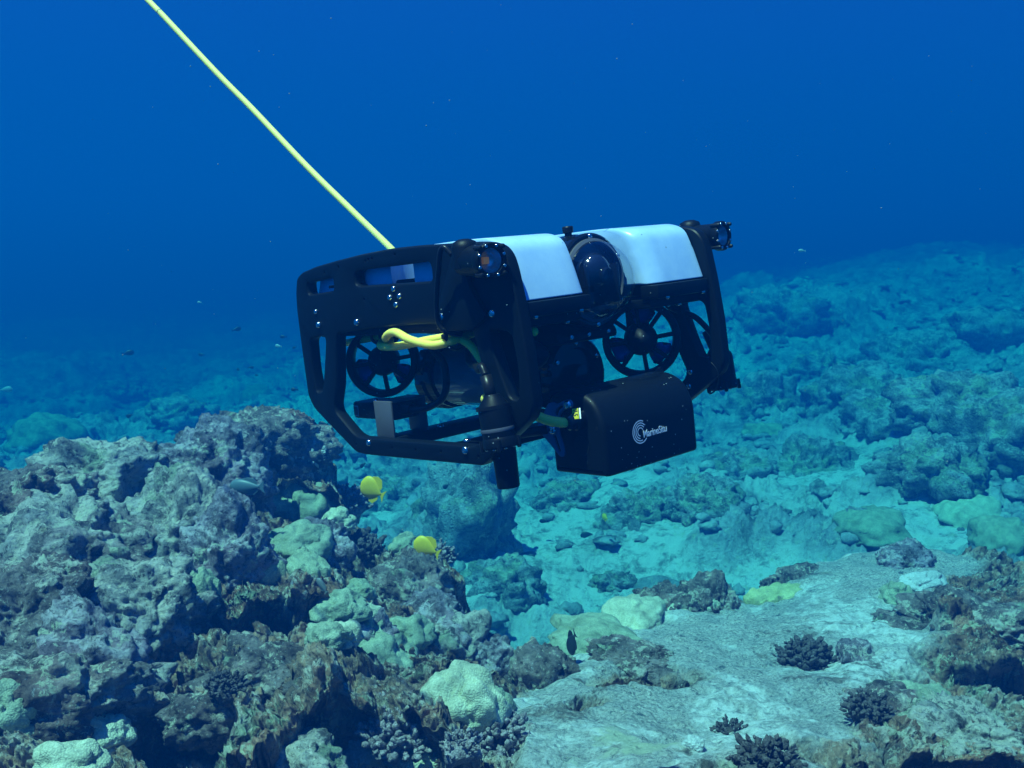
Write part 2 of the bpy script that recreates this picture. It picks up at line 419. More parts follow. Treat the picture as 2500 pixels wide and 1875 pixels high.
# ------------------------------------------------------------------ seabed (valley of rubble rising to the right)
def valley(x, y):
    z = -2.30 + 1.25 * smooth(-2, 14, x + .10 * y) + .30 * smooth(10, 30, y) - 1.15 * smooth(12, 34, y - 1.1 * x)
    z = z + .034 * np.clip(y - 11, 0, 45) * smooth(.02, .38, x / np.maximum(y, .5))
    z = z + .28 * fbm(x * .22, y * .22, x * 0, 3, 3) + .14 * fbm(x * .8, y * .8, x * 0, 3, 11)
    return z
def build_seabed():
    nr, nc = 760, 1150
    ph = np.radians(np.linspace(-46, 46, nc)); r = 1.2 * (95 / 1.2) ** (np.linspace(0, 1, nr))
    P, R = np.meshgrid(ph, r); x = (R * np.sin(P)).ravel(); y = (R * np.cos(P)).ravel()
    z = valley(x, y); zz = x * 0
    wx = x + .22 * fbm(x * 1.6, y * 1.6, zz, 5, 21, .6); wy = y + .22 * fbm(x * 1.6, y * 1.6, zz, 5, 22, .6)
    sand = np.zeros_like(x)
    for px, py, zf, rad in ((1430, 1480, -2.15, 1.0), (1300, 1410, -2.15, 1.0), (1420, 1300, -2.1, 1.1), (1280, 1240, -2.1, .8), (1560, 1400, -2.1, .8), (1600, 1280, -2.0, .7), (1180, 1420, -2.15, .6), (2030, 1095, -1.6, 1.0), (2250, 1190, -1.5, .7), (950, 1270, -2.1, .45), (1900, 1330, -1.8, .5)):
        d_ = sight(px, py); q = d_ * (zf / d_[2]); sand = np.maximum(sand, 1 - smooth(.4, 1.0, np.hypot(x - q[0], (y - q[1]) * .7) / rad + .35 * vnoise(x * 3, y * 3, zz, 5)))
    rough = 1 - .85 * sand
    for sca, amp, sd in ((2.3, .42, 1), (.85, .13, 2), (.36, .065, 3), (.16, .038, 4), (.08, .022, 5)):
        f1, f2, idv = worley2(wx / sca, wy / sca, sd)
        dome = np.sqrt(np.clip(1 - (f1 / .62) ** 2, 0, 1)) * np.where(idv > .42, idv, .12)
        z = z + rough * amp * dome * smooth(-.6, .6, vnoise(x * .7, y * .7, zz + sd, 77))
    z = z + rough * .085 * fbm(x * 3.5, y * 3.5, zz, 6, 40, .65) + .012 * fbm(x * 22, y * 22, zz, 2, 44)
    V = np.stack([x, y, z + CZ], 1)
    me = mesh_np('seabed', V, grid_faces(nr, nc))
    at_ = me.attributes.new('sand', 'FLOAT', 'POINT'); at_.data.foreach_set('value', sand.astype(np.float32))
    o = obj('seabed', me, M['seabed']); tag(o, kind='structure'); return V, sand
SEABED, SAND = build_seabed()

# ------------------------------------------------------------------ near reef ledge
RIDGE = [(-500, 1200, 3.0), (-200, 1190, 3.0), (0, 1178, 3.1), (75, 1178, 3.2), (135, 1118, 3.4), (215, 1108, 3.6), (330, 1112, 3.6), (430, 1140, 3.6),
         (475, 1105, 3.7), (555, 1080, 3.8), (590, 1040, 4.0), (650, 1020, 4.1), (735, 1035, 4.1), (800, 1070, 4.0), (830, 1120, 3.9),
         (860, 1195, 3.8), (930, 1255, 3.7), (1010, 1315, 3.6), (1080, 1350, 3.5), (1110, 1410, 3.35), (1150, 1485, 3.2), (1210, 1530, 3.1),
         (1260, 1575, 3.05), (1380, 1570, 3.2), (1500, 1495, 3.5), (1640, 1475, 3.65), (1850, 1445, 3.9), (2000, 1378, 4.3), (2130, 1348, 4.5),
         (2280, 1340, 4.6), (2500, 1372, 4.5), (2800, 1400, 4.5), (3200, 1420, 4.5)]
def _ridge():
    out = []
    for px, py, R in RIDGE:
        d = sight(px, py); k = R / math.hypot(d[0], d[1]); out.append((math.atan2(d[0], d[1]), R, d[2] * k))
    out = np.array(out); out[:, 2] -= np.interp(out[:, 0], [-.5, -.12, -.02], [.085, .085, .0]); return out
RG = _ridge()
# dark hollows under overhanging rims: (px, py, distance, half width, half depth of plan, drop)
PITS = [(700, 1165, 3.55, .22, .14, .36), (560, 1435, 2.62, .26, .14, .42), (780, 1455, 2.72, .24, .13, .40), (870, 1730, 2.10, .27, .18, .50),
        (620, 1760, 1.98, .18, .15, .40), (400, 1790, 1.92, .10, .14, .34), (330, 1345, 2.8, .13, .06, .16), (215, 1420, 2.55, .06, .12, .20), (250, 1540, 2.3, .05, .12, .16),
        (1130, 1590, 2.75, .10, .05, .15), (2520, 1560, 2.75, .15, .06, .16), (2400, 1830, 2.0, .22, .07, .18), (300, 1800, 1.9, .06, .08, .16),
        (450, 1620, 2.2, .12, .05, .12), (110, 1480, 2.35, .08, .05, .1)]
def build_ledge():
    nr, nc = 720, 1420
    ph = np.radians(np.linspace(-41, 41, nc)); rs = np.linspace(0, 1, nr)
    R0 = np.interp(ph, RG[:, 0], RG[:, 1]); Z0 = np.interp(ph, RG[:, 0], RG[:, 2])
    P = np.repeat(ph[None], nr, 0); S = np.repeat(rs[:, None], nc, 1)
    Rr = np.repeat(R0[None], nr, 0); Zr = np.repeat(Z0[None], nr, 0)
    cut = .84                                               # the ridge sits at this share of the rows
    near = 1.25; r = np.where(S < cut, near + (Rr - near) * (S / cut) ** 1.12, Rr + (S - cut) / (1 - cut) * 1.1)
    zn = -1.02 + .06 * np.sin(P * 5)
    t = np.clip((r - 1.6) / (Rr - 1.6), -.3, 1)
    xr = r * np.sin(P)
    left = 1 - smooth(-.12, .12, P)                        # the left mass climbs in steps, the right slab is even
    tt = t + left * .10 * np.sin(t * 9 + P * 6)
    z = zn + (Zr - zn) * np.where(tt > 0, tt, tt * .5)
    beyond = np.clip((r - Rr), 0, None); z = z - 2.3 * smooth(0, .95, beyond) - .10 * beyond
    x = (r * np.sin(P)).ravel(); y = (r * np.cos(P)).ravel(); z = z.ravel(); Pf = P.ravel(); zz = x * 0
    # smooth slab mask: right of a line running from the lower middle to the far ridge
    a0 = at(1180, 1875, 1.85); a1 = at(1270, 1570, 2.95)
    side = (x - a0[0]) * (a1[1] - a0[1]) - (y - a0[1]) * (a1[0] - a0[0])
    side = side / math.hypot(a1[0] - a0[0], a1[1] - a0[1]) + .05 * fbm(x * 5, y * 5, zz, 3, 60)
    slab = smooth(0.0, .05, side)
    b0 = at(2010, 1875, 1.8); b1 = at(2330, 1400, 3.9)      # broken rock again at the far right
    s2 = (x - b0[0]) * (b1[1] - b0[1]) - (y - b0[1]) * (b1[0] - b0[0])
    s2 = s2 / math.hypot(b1[0] - b0[0], b1[1] - b0[1]) + .14 * fbm(x * 2.5, y * 2.5, zz, 4, 61)
    slab = slab * (1 - smooth(-.04, .04, s2))
    lump = np.zeros_like(x)
    for px, py, dpt, rad in ((2100, 1700, 2.1, .17), (2190, 1640, 2.25, .13), (1560, 1590, 2.75, .16), (1430, 1640, 2.5, .07), (1780, 1790, 1.9, .10), (1840, 1870, 1.8, .14), (2150, 1760, 2.0, .13), (1500, 1850, 1.85, .08)):
        q = at(px, py, dpt); lump = np.maximum(lump, 1 - smooth(.55, 1.0, np.hypot(x - q[0], y - q[1]) / rad + .4 * fbm(x * 9, y * 9, zz, 3, 8)))
    slab = slab * (1 - .9 * lump)
    rough = 1 - slab
    # pits with undercut rims
    ux = x / np.hypot(x, y); uy = y / np.hypot(x, y); shx = zz * 0; 
    dz = zz * 0; shift = zz * 0
    wob = .28 * fbm(x * 7, y * 7, zz, 3, 70)
    for px, py, dpt, hw, hd, drop in PITS:
        q = at(px, py, dpt); dx, dy = x - q[0], y - q[1]
        v = (dx * ux + dy * uy) / hd; u = (dx * uy - dy * ux) / hw
        e = np.hypot(u, v) + wob; w_ = 1 - smooth(.72, 1.12, e)
        dz -= drop * w_
        shift += w_ * np.clip(v + .35, 0, 1.2) * hd * 1.1
        rim = (1 - smooth(0, .5, np.abs(e - 1.3))) * smooth(0, .4, v)
        shift -= rim * hd * .75; dz += rim * .02
    # boulders, knobs, pores
    wx = x + .12 * fbm(x * 3, y * 3, zz, 3, 31); wy = y + .12 * fbm(x * 3, y * 3, zz, 3, 32)
    lumpz = zz * 0; horiz = zz * 0
    for sca, amp, sd in ((.52, .17, 1), (.24, .085, 2), (.115, .048, 3), (.055, .028, 4), (.028, .014, 5)):
        f1, f2, idv = worley2(wx / sca, wy / sca, sd)
        d = np.sqrt(np.clip(1 - (f1 / .66) ** 2, 0, 1))
        lumpz += amp * d * (.25 + .95 * idv) * (.35 + .65 * smooth(-.5, .5, vnoise(x * 1.7, y * 1.7, zz + sd, 50)))
        horiz += amp * .35 * (idv - .3) * d
    ins = smooth(-.05, -.5, -(beyond.ravel() - .0)) * 0 + 1
    lumpz = lumpz - .115
    z = z + rough * lumpz + dz * (1 - .5 * slab)
    z = z + slab * (.03 * fbm(x * 2.2, y * 2.2, zz, 3, 90) + .010 * fbm(x * 14, y * 14, zz, 3, 91))
    sh = shift - rough * horiz * .6
    x = x + ux * sh; y = y + uy * sh
    fb = fbm(x * 16, y * 16, z * 16, 4, 80, .6); fb2 = fbm(x * 16 + 40, y * 16, z * 16, 3, 85, .6)
    amp = .020 * rough + .004 * slab
    x = x + amp * .8 * fb2; y = y - amp * fb; z = z + amp * fb
    fc = fbm(x * 55, y * 55, z * 55, 3, 88, .6); am2 = .012 * rough + .0008 * slab
    z = z + am2 * fc; y = y - am2 * .7 * fc
    V = np.stack([x, y, z + CZ], 1)
    me = mesh_np('reef_ledge', V, grid_faces(nr, nc))
    at_ = me.attributes.new('slab', 'FLOAT', 'POINT'); at_.data.foreach_set('value', slab.astype(np.float32))
    o = obj('reef_ledge', me, M['ledge']); tag(o, kind='structure')
    return V
LEDGE = build_ledge()
def project(V):
    q = (V - CAM) @ BX; return 1250 + 2500 * q[:, 0] / q[:, 2], 937.5 + 2500 * q[:, 1] / q[:, 2], q[:, 2]
_lp = project(LEDGE); _sp = project(SEABED)
def ground(px, py, which='ledge', tol=9):
    """where the line of sight first meets the ledge or the seabed"""
    V, (u, v, d) = (LEDGE, _lp) if which == 'ledge' else (SEABED, _sp)
    near = (np.abs(u - px) < tol) & (np.abs(v - py) < tol) & (d > .3)
    if not near.any(): return ground(px, py, which, tol * 2) if tol < 200 else at(px, py, 3)
    k = np.where(near)[0]; k = k[np.argmin(d[k])]; return V[k].astype(float)

# ------------------------------------------------------------------ rocks and corals
def ico(sub):
    bm = bmesh.new(); bmesh.ops.create_icosphere(bm, subdivisions=sub, radius=1.0)
    V = np.array([v.co[:] for v in bm.verts]); F = np.array([[v.index for v in f.verts] for f in bm.faces]); bm.free(); return V, F
ICO = {k: ico(k) for k in (1, 2, 3, 4, 5, 6)}
def rock_mesh(name, size, seed, sub=6, amp=.28, knob=.10, freq=1.6):
    V, F = ICO[sub]; U = V; V = V * np.array(size)[None] / np.mean(size); o = seed * 13.7
    n = fbm(V[:, 0] * freq + o, V[:, 1] * freq, V[:, 2] * freq, 4, seed) * amp
    f1, f2, idv = worley2(V[:, 0] * 3.2 + o + V[:, 2], V[:, 1] * 3.2 + V[:, 2] * 2, seed)
    n = n + knob * (np.sqrt(np.clip(1 - (f1 / .7) ** 2, 0, 1)) * (.4 + idv) - .5)
    n = n + .05 * fbm(V[:, 0] * 9 + o, V[:, 1] * 9, V[:, 2] * 9, 3, seed + 3) + .02 * fbm(V[:, 0] * 26 + o, V[:, 1] * 26, V[:, 2] * 26, 3, seed + 4)
    f3, id3 = worley3(V[:, 0] * 5.5 + o, V[:, 1] * 5.5, V[:, 2] * 5.5, seed + 6); n = n + .075 * np.sqrt(np.clip(1 - (f3 / .7) ** 2, 0, 1)) * (id3 * 1.6 - .3)
    n = n + .05 * (1 - np.abs(fbm(V[:, 0] * 14 + o, V[:, 1] * 14, V[:, 2] * 14, 3, seed + 8)))
    V = U * (1 + n)[:, None] * np.array(size)[None]
    return mesh_np(name, V, F)
def blobs(name, parts, sub=3, seed=0, rough=.10, fr=2.4):
    """parts: (centre, radii, axis) ellipsoids with their long axis along axis"""
    V0, F0 = ICO[sub]; VV = []; FF = []; n = 0
    for i, (c, rad, ax) in enumerate(parts):
        o = seed * 7.1 + i * 3.3
        k = 1 + rough * fbm(V0[:, 0] * fr + o, V0[:, 1] * fr, V0[:, 2] * fr + o, 3, seed) + rough * .3 * fbm(V0[:, 0] * 7 + o, V0[:, 1] * 7, V0[:, 2] * 7, 2, seed)
        Q = np.array(frame_to(ax).to_3x3())
        VV.append(((V0 * k[:, None]) * np.array(rad)) @ Q.T + np.array(c)); FF.append(F0 + n); n += len(V0)
    return mesh_np(name, np.concatenate(VV), np.concatenate(FF))
def lobed(size, seed, n=26, lobe=.34, sub=5):
    """one skin swollen into fused lobes with grooves between them"""
    V, F = ICO[min(sub, 5)]; V = V.copy(); o = seed * 3.17; k = .55 * math.sqrt(n) * .42 + .75
    low = fbm(V[:, 0] * 1.3 + o, V[:, 1] * 1.3, V[:, 2] * 1.3, 2, seed)
    w = .18 * fbm(V[:, 0] * 3 + o, V[:, 1] * 3, V[:, 2] * 3, 2, seed + 1)
    f, idv = worley3((V[:, 0] + w) * k + o, (V[:, 1] + w) * k, (V[:, 2] - w) * k, seed)
    d = np.sqrt(np.clip(1 - (f / .85) ** 2, 0, 1)) * (.65 + .6 * idv)
    f2, id2 = worley3(V[:, 0] * k * 2.9 + o, V[:, 1] * k * 2.9, V[:, 2] * k * 2.9, seed + 2)
    r = .74 + .22 * low + (.62 / k) * d + (.10 / k) * np.sqrt(np.clip(1 - (f2 / .8) ** 2, 0, 1)) + .012 * fbm(V[:, 0] * 22, V[:, 1] * 22 + o, V[:, 2] * 22, 2, seed)
    V = V * r[:, None]; V[:, 2] = np.where(V[:, 2] < 0, V[:, 2] * .6, V[:, 2])
    return mesh_np('lobed_coral', V * np.array(size)[None] * 1.08, F)
def branching(size, seed, n=110, thick=.075, sub=2):
    rng = random.Random(seed); P = [((0, 0, -.05 * size), (size * .66, size * .66, size * .55), (0, 0, 1))]; n = int(n * 2.4)
    for i in range(n):
        u = (i + .5) / n; zc = 1 - 1.15 * u; a_ = i * 2.39996 + rng.uniform(-.6, .6); s = math.sqrt(max(0, 1 - zc * zc))
        d = Vector((s * math.cos(a_) + rng.uniform(-.2, .2), s * math.sin(a_) + rng.uniform(-.2, .2), zc * .75 + .15 + rng.uniform(-.1, .1))); rr = size * rng.uniform(.58, .88)
        t = thick * size * rng.uniform(.45, 1.25)
        P.append((tuple(d * rr), (t * 1.1, t * rng.uniform(.7, 1.3), t * rng.uniform(1.3, 2.2)), tuple(d + Vector((rng.uniform(-.5, .5), rng.uniform(-.5, .5), .4)))))
        if rng.random() < .6: P.append((tuple(d * (rr + t * 1.2) + Vector((rng.uniform(-t, t), rng.uniform(-t, t), t * .4))), (t * .7, t * .7, t * .9), tuple(d)))
    return blobs('branching_coral', P, sub, seed, .5, 1.7)
def plate_coral(size, seed, n=34):
    V, F = ICO[5]; V = V.copy(); o = seed * 2.31
    th = np.arctan2(V[:, 1], V[:, 0]); edge = 1 + .22 * vnoise(np.cos(th) * 1.8 + o, np.sin(th) * 1.8, th * 0, seed) + .10 * vnoise(np.cos(th) * 5 + o, np.sin(th) * 5, th * 0, seed)
    V[:, 0] *= edge; V[:, 1] *= edge; asp = size[0] / size[1]
    f, idv = worley3(V[:, 0] * 3.6 + o, V[:, 1] * 3.6 / asp, V[:, 2] * .8, seed); f2, id2 = worley3(V[:, 0] * 8 + o, V[:, 1] * 8 / asp, V[:, 2] * 1.5, seed + 1)
    d = np.sqrt(np.clip(1 - (f / .8) ** 2, 0, 1)) * (.3 + .9 * idv) + .3 * np.sqrt(np.clip(1 - (f2 / .75) ** 2, 0, 1)) * (.3 + id2)
    V[:, 2] = np.sign(V[:, 2]) * np.abs(V[:, 2]) ** .7
    V[:, 2] += np.where(V[:, 2] > 0, (d - .5) * .42, 0) + .15 * fbm(V[:, 0] * 4 + o, V[:, 1] * 4, V[:, 2], 3, seed)
    return mesh_np('encrusting_coral', V * np.array(size)[None], F)
def put(o, px, py, sink=0.0, rz=None, which='ledge', tilt=(0, 0)):
    g = ground(px, py, which); o.location = (g[0], g[1], g[2] - sink)
    o.rotation_euler = (tilt[0], tilt[1], random.uniform(0, 6.28) if rz is None else rz); return o
def thing(name, me, mat, px, py, label, cat, sink=0.0, group=None, **kw):
    o = obj(name, me, mat); put(o, px, py, sink, **kw); return tag(o, label, cat, group)

B = 'boulders of the near reef'; LC = 'lobed coral colonies on the near reef'; BC = 'branching coral colonies on the near reef'
for px, py, size, sd, mat, sink, label in (
    (95, 1345, (.30, .26, .16), 11, 'rock_pale', .04, 'broad pale-topped boulder at the left edge of the photo, below the dark square rock'),
    (70, 1235, (.16, .13, .11), 12, 'rock_brown', .02, 'dark square rock capping the reef at the far left, lavender crust on its side'),
    (265, 1165, (.26, .17, .14), 13, 'rock_pale', .03, 'wide boulder on the left reef crest with white and grey-green crust patches'),
    (520, 1150, (.17, .16, .18), 14, 'rock_purple', .03, 'rounded purple-brown boulder with lavender rings, right of the saddle in the reef crest'),
    (640, 1090, (.25, .15, .13), 15, 'rock_brown', .00, 'highest boulder of the reef crest, overhanging the dark hollow below the vehicle'),
    (455, 1310, (.19, .15, .20), 16, 'rock_pale', .04, 'upright boulder streaked lavender and green in the middle of the left reef'),
    (560, 1370, (.13, .12, .17), 17, 'rock_purple', .03, 'blue-grey upright boulder above the big dark overhang of the left reef'),
    (330, 1480, (.17, .15, .13), 18, 'rock_pale', .05, 'smooth grey-blue boulder face between the two dark vertical clefts at left'),
    (200, 1560, (.12, .13, .13), 19, 'rock_purple', .04, 'wedge-shaped rock with a thin bright rim, left of the dark cleft'),
    (60, 1500, (.16, .14, .12), 20, 'rock_brown', .03, 'knobbly brown rock at the left edge, under the broad pale-topped boulder'),
    (110, 1680, (.20, .15, .12), 21, 'rock_brown', .04, 'streaky brown rock at the lower left edge'),
    (240, 1740, (.12, .11, .12), 22, 'rock_purple', .03, 'rough purple-grey rock beside the black cleft at the lower left'),
    (650, 1600, (.13, .09, .07), 23, 'rock_brown', .04, 'dark crusted rock below the big overhang, lavender patch at its lower edge'),
    (715, 1845, (.13, .08, .06), 24, 'rock_pale', .02, 'ragged pale rock at the bottom edge between the two black hollows'),
    (500, 1720, (.10, .07, .06), 25, 'rock_brown', .03, 'dark pitted rock at the bottom edge, left of the ragged pale rock'),
    (790, 1330, (.10, .09, .10), 26, 'rock_purple', .02, 'blue-violet rock corner jutting out right of the green knobbly coral'),
    (1000, 1420, (.13, .11, .11), 27, 'rock_brown', .02, 'brown reef rock under the lower yellow fish'),
    (1060, 1500, (.12, .10, .09), 28, 'rock_purple', .02, 'purple-grey cobble on the slope above the turquoise gully'),
    (1100, 1560, (.12, .09, .09), 29, 'rock_pale', .02, 'grey lumpy block over a dark slot, left of the square brown block'),
    (1320, 1640, (.115, .085, .10), 30, 'rock_brown', .02, 'square dark brown block standing at the edge of the pale slab'),
    (1180, 1600, (.08, .07, .08), 31, 'rock_purple', .02, 'round rock coated in blue-grey crust, left of the square brown block'),
    (880, 1560, (.10, .09, .07), 32, 'rock_purple', .02, 'small purplish rock between the cluster of round corals and the green mound'),
    (2400, 1490, (.22, .15, .08), 33, 'rock_brown', .05, 'big brown rock overhanging a dark crack at the right edge'),
    (2210, 1520, (.14, .10, .06), 34, 'rock_brown', .03, 'low brown rock below the two small pale corals at right'),
    (2080, 1600, (.055, .045, .05), 35, 'rock_purple', .00, 'small cone-shaped dark rock on the slab, right of the dark branching coral'),
    (2150, 1700, (.12, .09, .06), 36, 'rock_brown', .03, 'dark ridge of rock running down the pale slab at right'),
    (2330, 1760, (.20, .11, .08), 37, 'rock_pale', .04, 'streaked pale and brown rock above the black crack in the lower right corner'),
    (1650, 1425, (.17, .09, .09), 38, 'rock_brown', .05, 'dark coral-crusted rock on the far rim of the slab, right of the cream coral'),
    (1790, 1400, (.16, .10, .12), 39, 'rock_brown', .05, 'brown hump on the slab rim with a speckled top, behind the yellow coral patch'),
    (1930, 1400, (.14, .07, .05), 40, 'rock_brown', .02, 'low dark rock on the slab rim right of the yellow coral patch'),
    (2270, 1300, (.19, .10, .08), 41, 'rock_purple', .03, 'reddish-brown knobbly rock on the highest part of the slab rim'),
    (1560, 1590, (.15, .10, .035), 42, 'rock_brown', .015, 'flat dark crusted patch of rock on the slab below the cream coral')):
    thing('boulder', rock_mesh('boulder', size, sd, 6 if max(size) > .14 else 5), M[mat], px, py, label, 'boulder', sink, B)
thing('boulder', rock_mesh('boulder', (.085, .07, .075), 43, 5, .12, .04), M['rock_red'], 722, 1050, 'small smooth reddish rock on the crest behind the highest boulder', 'boulder', .02, B)

for px, py, size, sd, n, mat, sink, label in (
    (655, 1235, (.115, .10, .10), 51, 18, 'c_green', .02, 'large green lobed coral stacked beside the blue-grey fish'),
    (740, 1250, (.10, .09, .12), 52, 14, 'c_green', .03, 'bulging green-brown lobed coral right of the large lobed one'),
    (725, 1320, (.11, .08, .065), 53, 16, 'c_green', .02, 'ribbed cushion of pale green coral under the lobed corals'),
    (345, 1308, (.075, .05, .035), 54, 22, 'c_cream', .01, 'small oval cushion coral with a dimpled cream top'),
    (215, 1290, (.085, .07, .06), 55, 12, 'c_green', .02, 'pale mint coral hanging left of the oval cushion coral'),
    (190, 1215, (.10, .06, .045), 56, 12, 'c_green', .02, 'flat mint-green coral under the white-patched crest boulder'),
    (310, 1255, (.09, .08, .04), 57, 12, 'c_green', .02, 'dull green ring-shaped coral above the oval cushion coral'),
    (825, 1265, (.045, .04, .04), 58, 10, 'c_cream', .01, 'small round cream coral ball right of the lobed corals'),
    (595, 1130, (.045, .04, .03), 59, 12, 'c_cream', .01, 'tiny cream button coral above the blue-grey fish'),
    (880, 1440, (.045, .045, .04), 60, 8, 'c_green', .01, 'topmost pair of round grey-green corals beside the dark hollow'),
    (835, 1490, (.060, .055, .05), 61, 8, 'c_green', .01, 'rounded grey-green coral, largest of the cluster in the lower middle'),
    (880, 1505, (.040, .04, .04), 62, 7, 'c_cream', .01, 'small round pale coral touching the largest of the cluster'),
    (800, 1540, (.045, .04, .035), 63, 7, 'c_green', .01, 'leftmost round coral of the cluster, at the edge of the hollow'),
    (840, 1545, (.036, .036, .032), 64, 6, 'c_cream', .01, 'brightest small coral at the foot of the cluster'),
    (880, 1545, (.055, .05, .05), 65, 9, 'c_green', .01, 'lower right coral of the cluster with a notched edge'),
    (935, 1600, (.125, .085, .07), 66, 34, 'c_green', .03, 'wide green mound coral with a drooping skirt over the black hollow'),
    (1000, 1540, (.07, .06, .05), 67, 14, 'c_green', .01, 'knobbly green coral just above the wide mound coral'),
    (1135, 1705, (.075, .065, .085), 68, 9, 'c_cream', .02, 'tall smooth lobed coral head by the edge of the slab'),
    (1200, 1730, (.045, .04, .05), 69, 6, 'c_green', .01, 'short coral knob leaning on the tall smooth coral head'),
    (1015, 1845, (.065, .05, .06), 70, 9, 'c_cream', .01, 'cream coral split by dark grooves at the bottom edge'),
    (880, 1850, (.055, .05, .05), 71, 7, 'c_pale', .01, 'grey-white ribbed coral at the bottom edge, left of the grooved one'),
    (225, 1800, (.070, .055, .05), 72, 12, 'c_cream', .01, 'cluster of cream lobes beside the black cleft in the lower left'),
    (170, 1860, (.060, .05, .04), 73, 8, 'c_cream', .01, 'smooth cream coral at the bottom edge of the lower left corner'),
    (12, 1760, (.065, .05, .07), 74, 8, 'c_green', .01, 'green coral cut by the left edge of the photo near the corner'),
    (995, 1330, (.050, .045, .045), 75, 9, 'c_green', .01, 'pale green double knob left of the lower yellow fish'),
    (2185, 1452, (.045, .04, .045), 76, 9, 'c_green', .00, 'small upright pale coral on the slab beside the big right rock'),
    (2255, 1410, (.085, .05, .035), 77, 16, 'c_pale', .01, 'white-rimmed arched coral on the slab, right of the small upright one'),
    (1700, 1815, (.020, .018, .018), 78, 6, 'c_pale', .0, 'tiny white coral button on the slab at the bottom middle')):
    thing('lobed_coral', lobed(size, sd, n), M[mat], px, py, label, 'coral', sink, LC)
for px, py, size, sd, mat, sink, label in (
    (1450, 1558, (.22, .11, .07), 81, 'c_green', .02, 'broad pale green coral mound at the head of the slab, beside the dark fish'),
    (1560, 1490, (.17, .10, .085), 82, 'c_cream', .03, 'bright cream knobbly coral on the rim of the slab above the turquoise gully'),
    (1690, 1470, (.11, .06, .03), 83, 'c_cream', .01, 'thin cream coral shelf on the rim, right of the bright knobbly one'),
    (1895, 1445, (.13, .07, .04), 84, 'c_yellow', .01, 'sulphur-yellow coral patch on the rim of the slab'),
    (2240, 1690, (.09, .08, .02), 85, 'c_green', .005, 'flat round grey-green coral disc on the slab at right'),
    (745, 1370, (.09, .05, .04), 86, 'c_green', .01, 'strip of knobbly light green coral over the dark overhang'),
    (610, 1390, (.09, .06, .05), 87, 'c_green', .01, 'green coral patch with bubbles for texture, left of the knobbly strip'),
    (470, 1440, (.07, .05, .06), 88, 'c_green', .01, 'ragged mint coral fringe on the lip of the big overhang'),
    (415, 1310, (.08, .05, .07), 89, 'c_green', .02, 'mint-green coral sheet on the upright streaked boulder')):
    thing('encrusting_coral', lobed(size, sd, 60) if sd in (81, 82) else plate_coral(size, sd), M[mat], px, py, label, 'coral', sink, 'encrusting corals on the near reef')
for px, py, size, sd, n, mat, sink, label in (
    (975, 1790, .105, 91, 150, 'c_purple', .02, 'large purple-brown branching coral with pale tips at the bottom middle'),
    (1215, 1800, .10, 92, 90, 'c_purple', .02, 'purple finger coral beside the slab at the bottom'),
    (1960, 1605, .085, 93, 110, 'c_dark', .01, 'dark branching coral casting a shadow on the pale slab'),
    (1770, 1775, .045, 94, 36, 'c_dark', .01, 'small dark coral stub sticking up from the slab'),
    (745, 1105, .12, 95, 120, 'c_pale', .03, 'fringe of white-tipped finger coral on the highest boulder'),
    (860, 1200, .10, 96, 90, 'c_purple', .03, 'ragged purple coral right of the white-tipped fringe'),
    (950, 1265, .10, 97, 90, 'c_dark', .03, 'grey fan-like coral jutting over the turquoise gully'),
    (330, 1150, .09, 98, 100, 'c_pale', .03, 'blue-white thicket coral on top of the left crest boulder'),
    (1065, 1345, .075, 99, 70, 'c_purple', .02, 'lilac spiky coral behind the lower yellow fish'),
    (2110, 1720, .06, 100, 60, 'c_dark', .01, 'clump of brown coral with cream tips on the slab rocks'),
    (1130, 1820, .05, 101, 40, 'c_purple', .01, 'short violet coral fingers left of the slab at the bottom'),
    (1860, 1860, .07, 102, 60, 'c_dark', .01, 'brown coral tuft at the bottom edge of the slab'),
    (560, 1670, .05, 103, 60, 'c_dark', .01, 'dark bushy coral among the rocks of the lower left'),
    (1870, 1420, .055, 104, 50, 'c_dark', .01, 'small brown bush coral behind the yellow patch'),
    (1730, 1395, .06, 105, 50, 'c_dark', .01, 'dark tufted coral on the rim between hump and cream shelf')):
    thing('branching_coral', branching(size, sd, n), M[mat], px, py, label, 'coral', sink, BC)

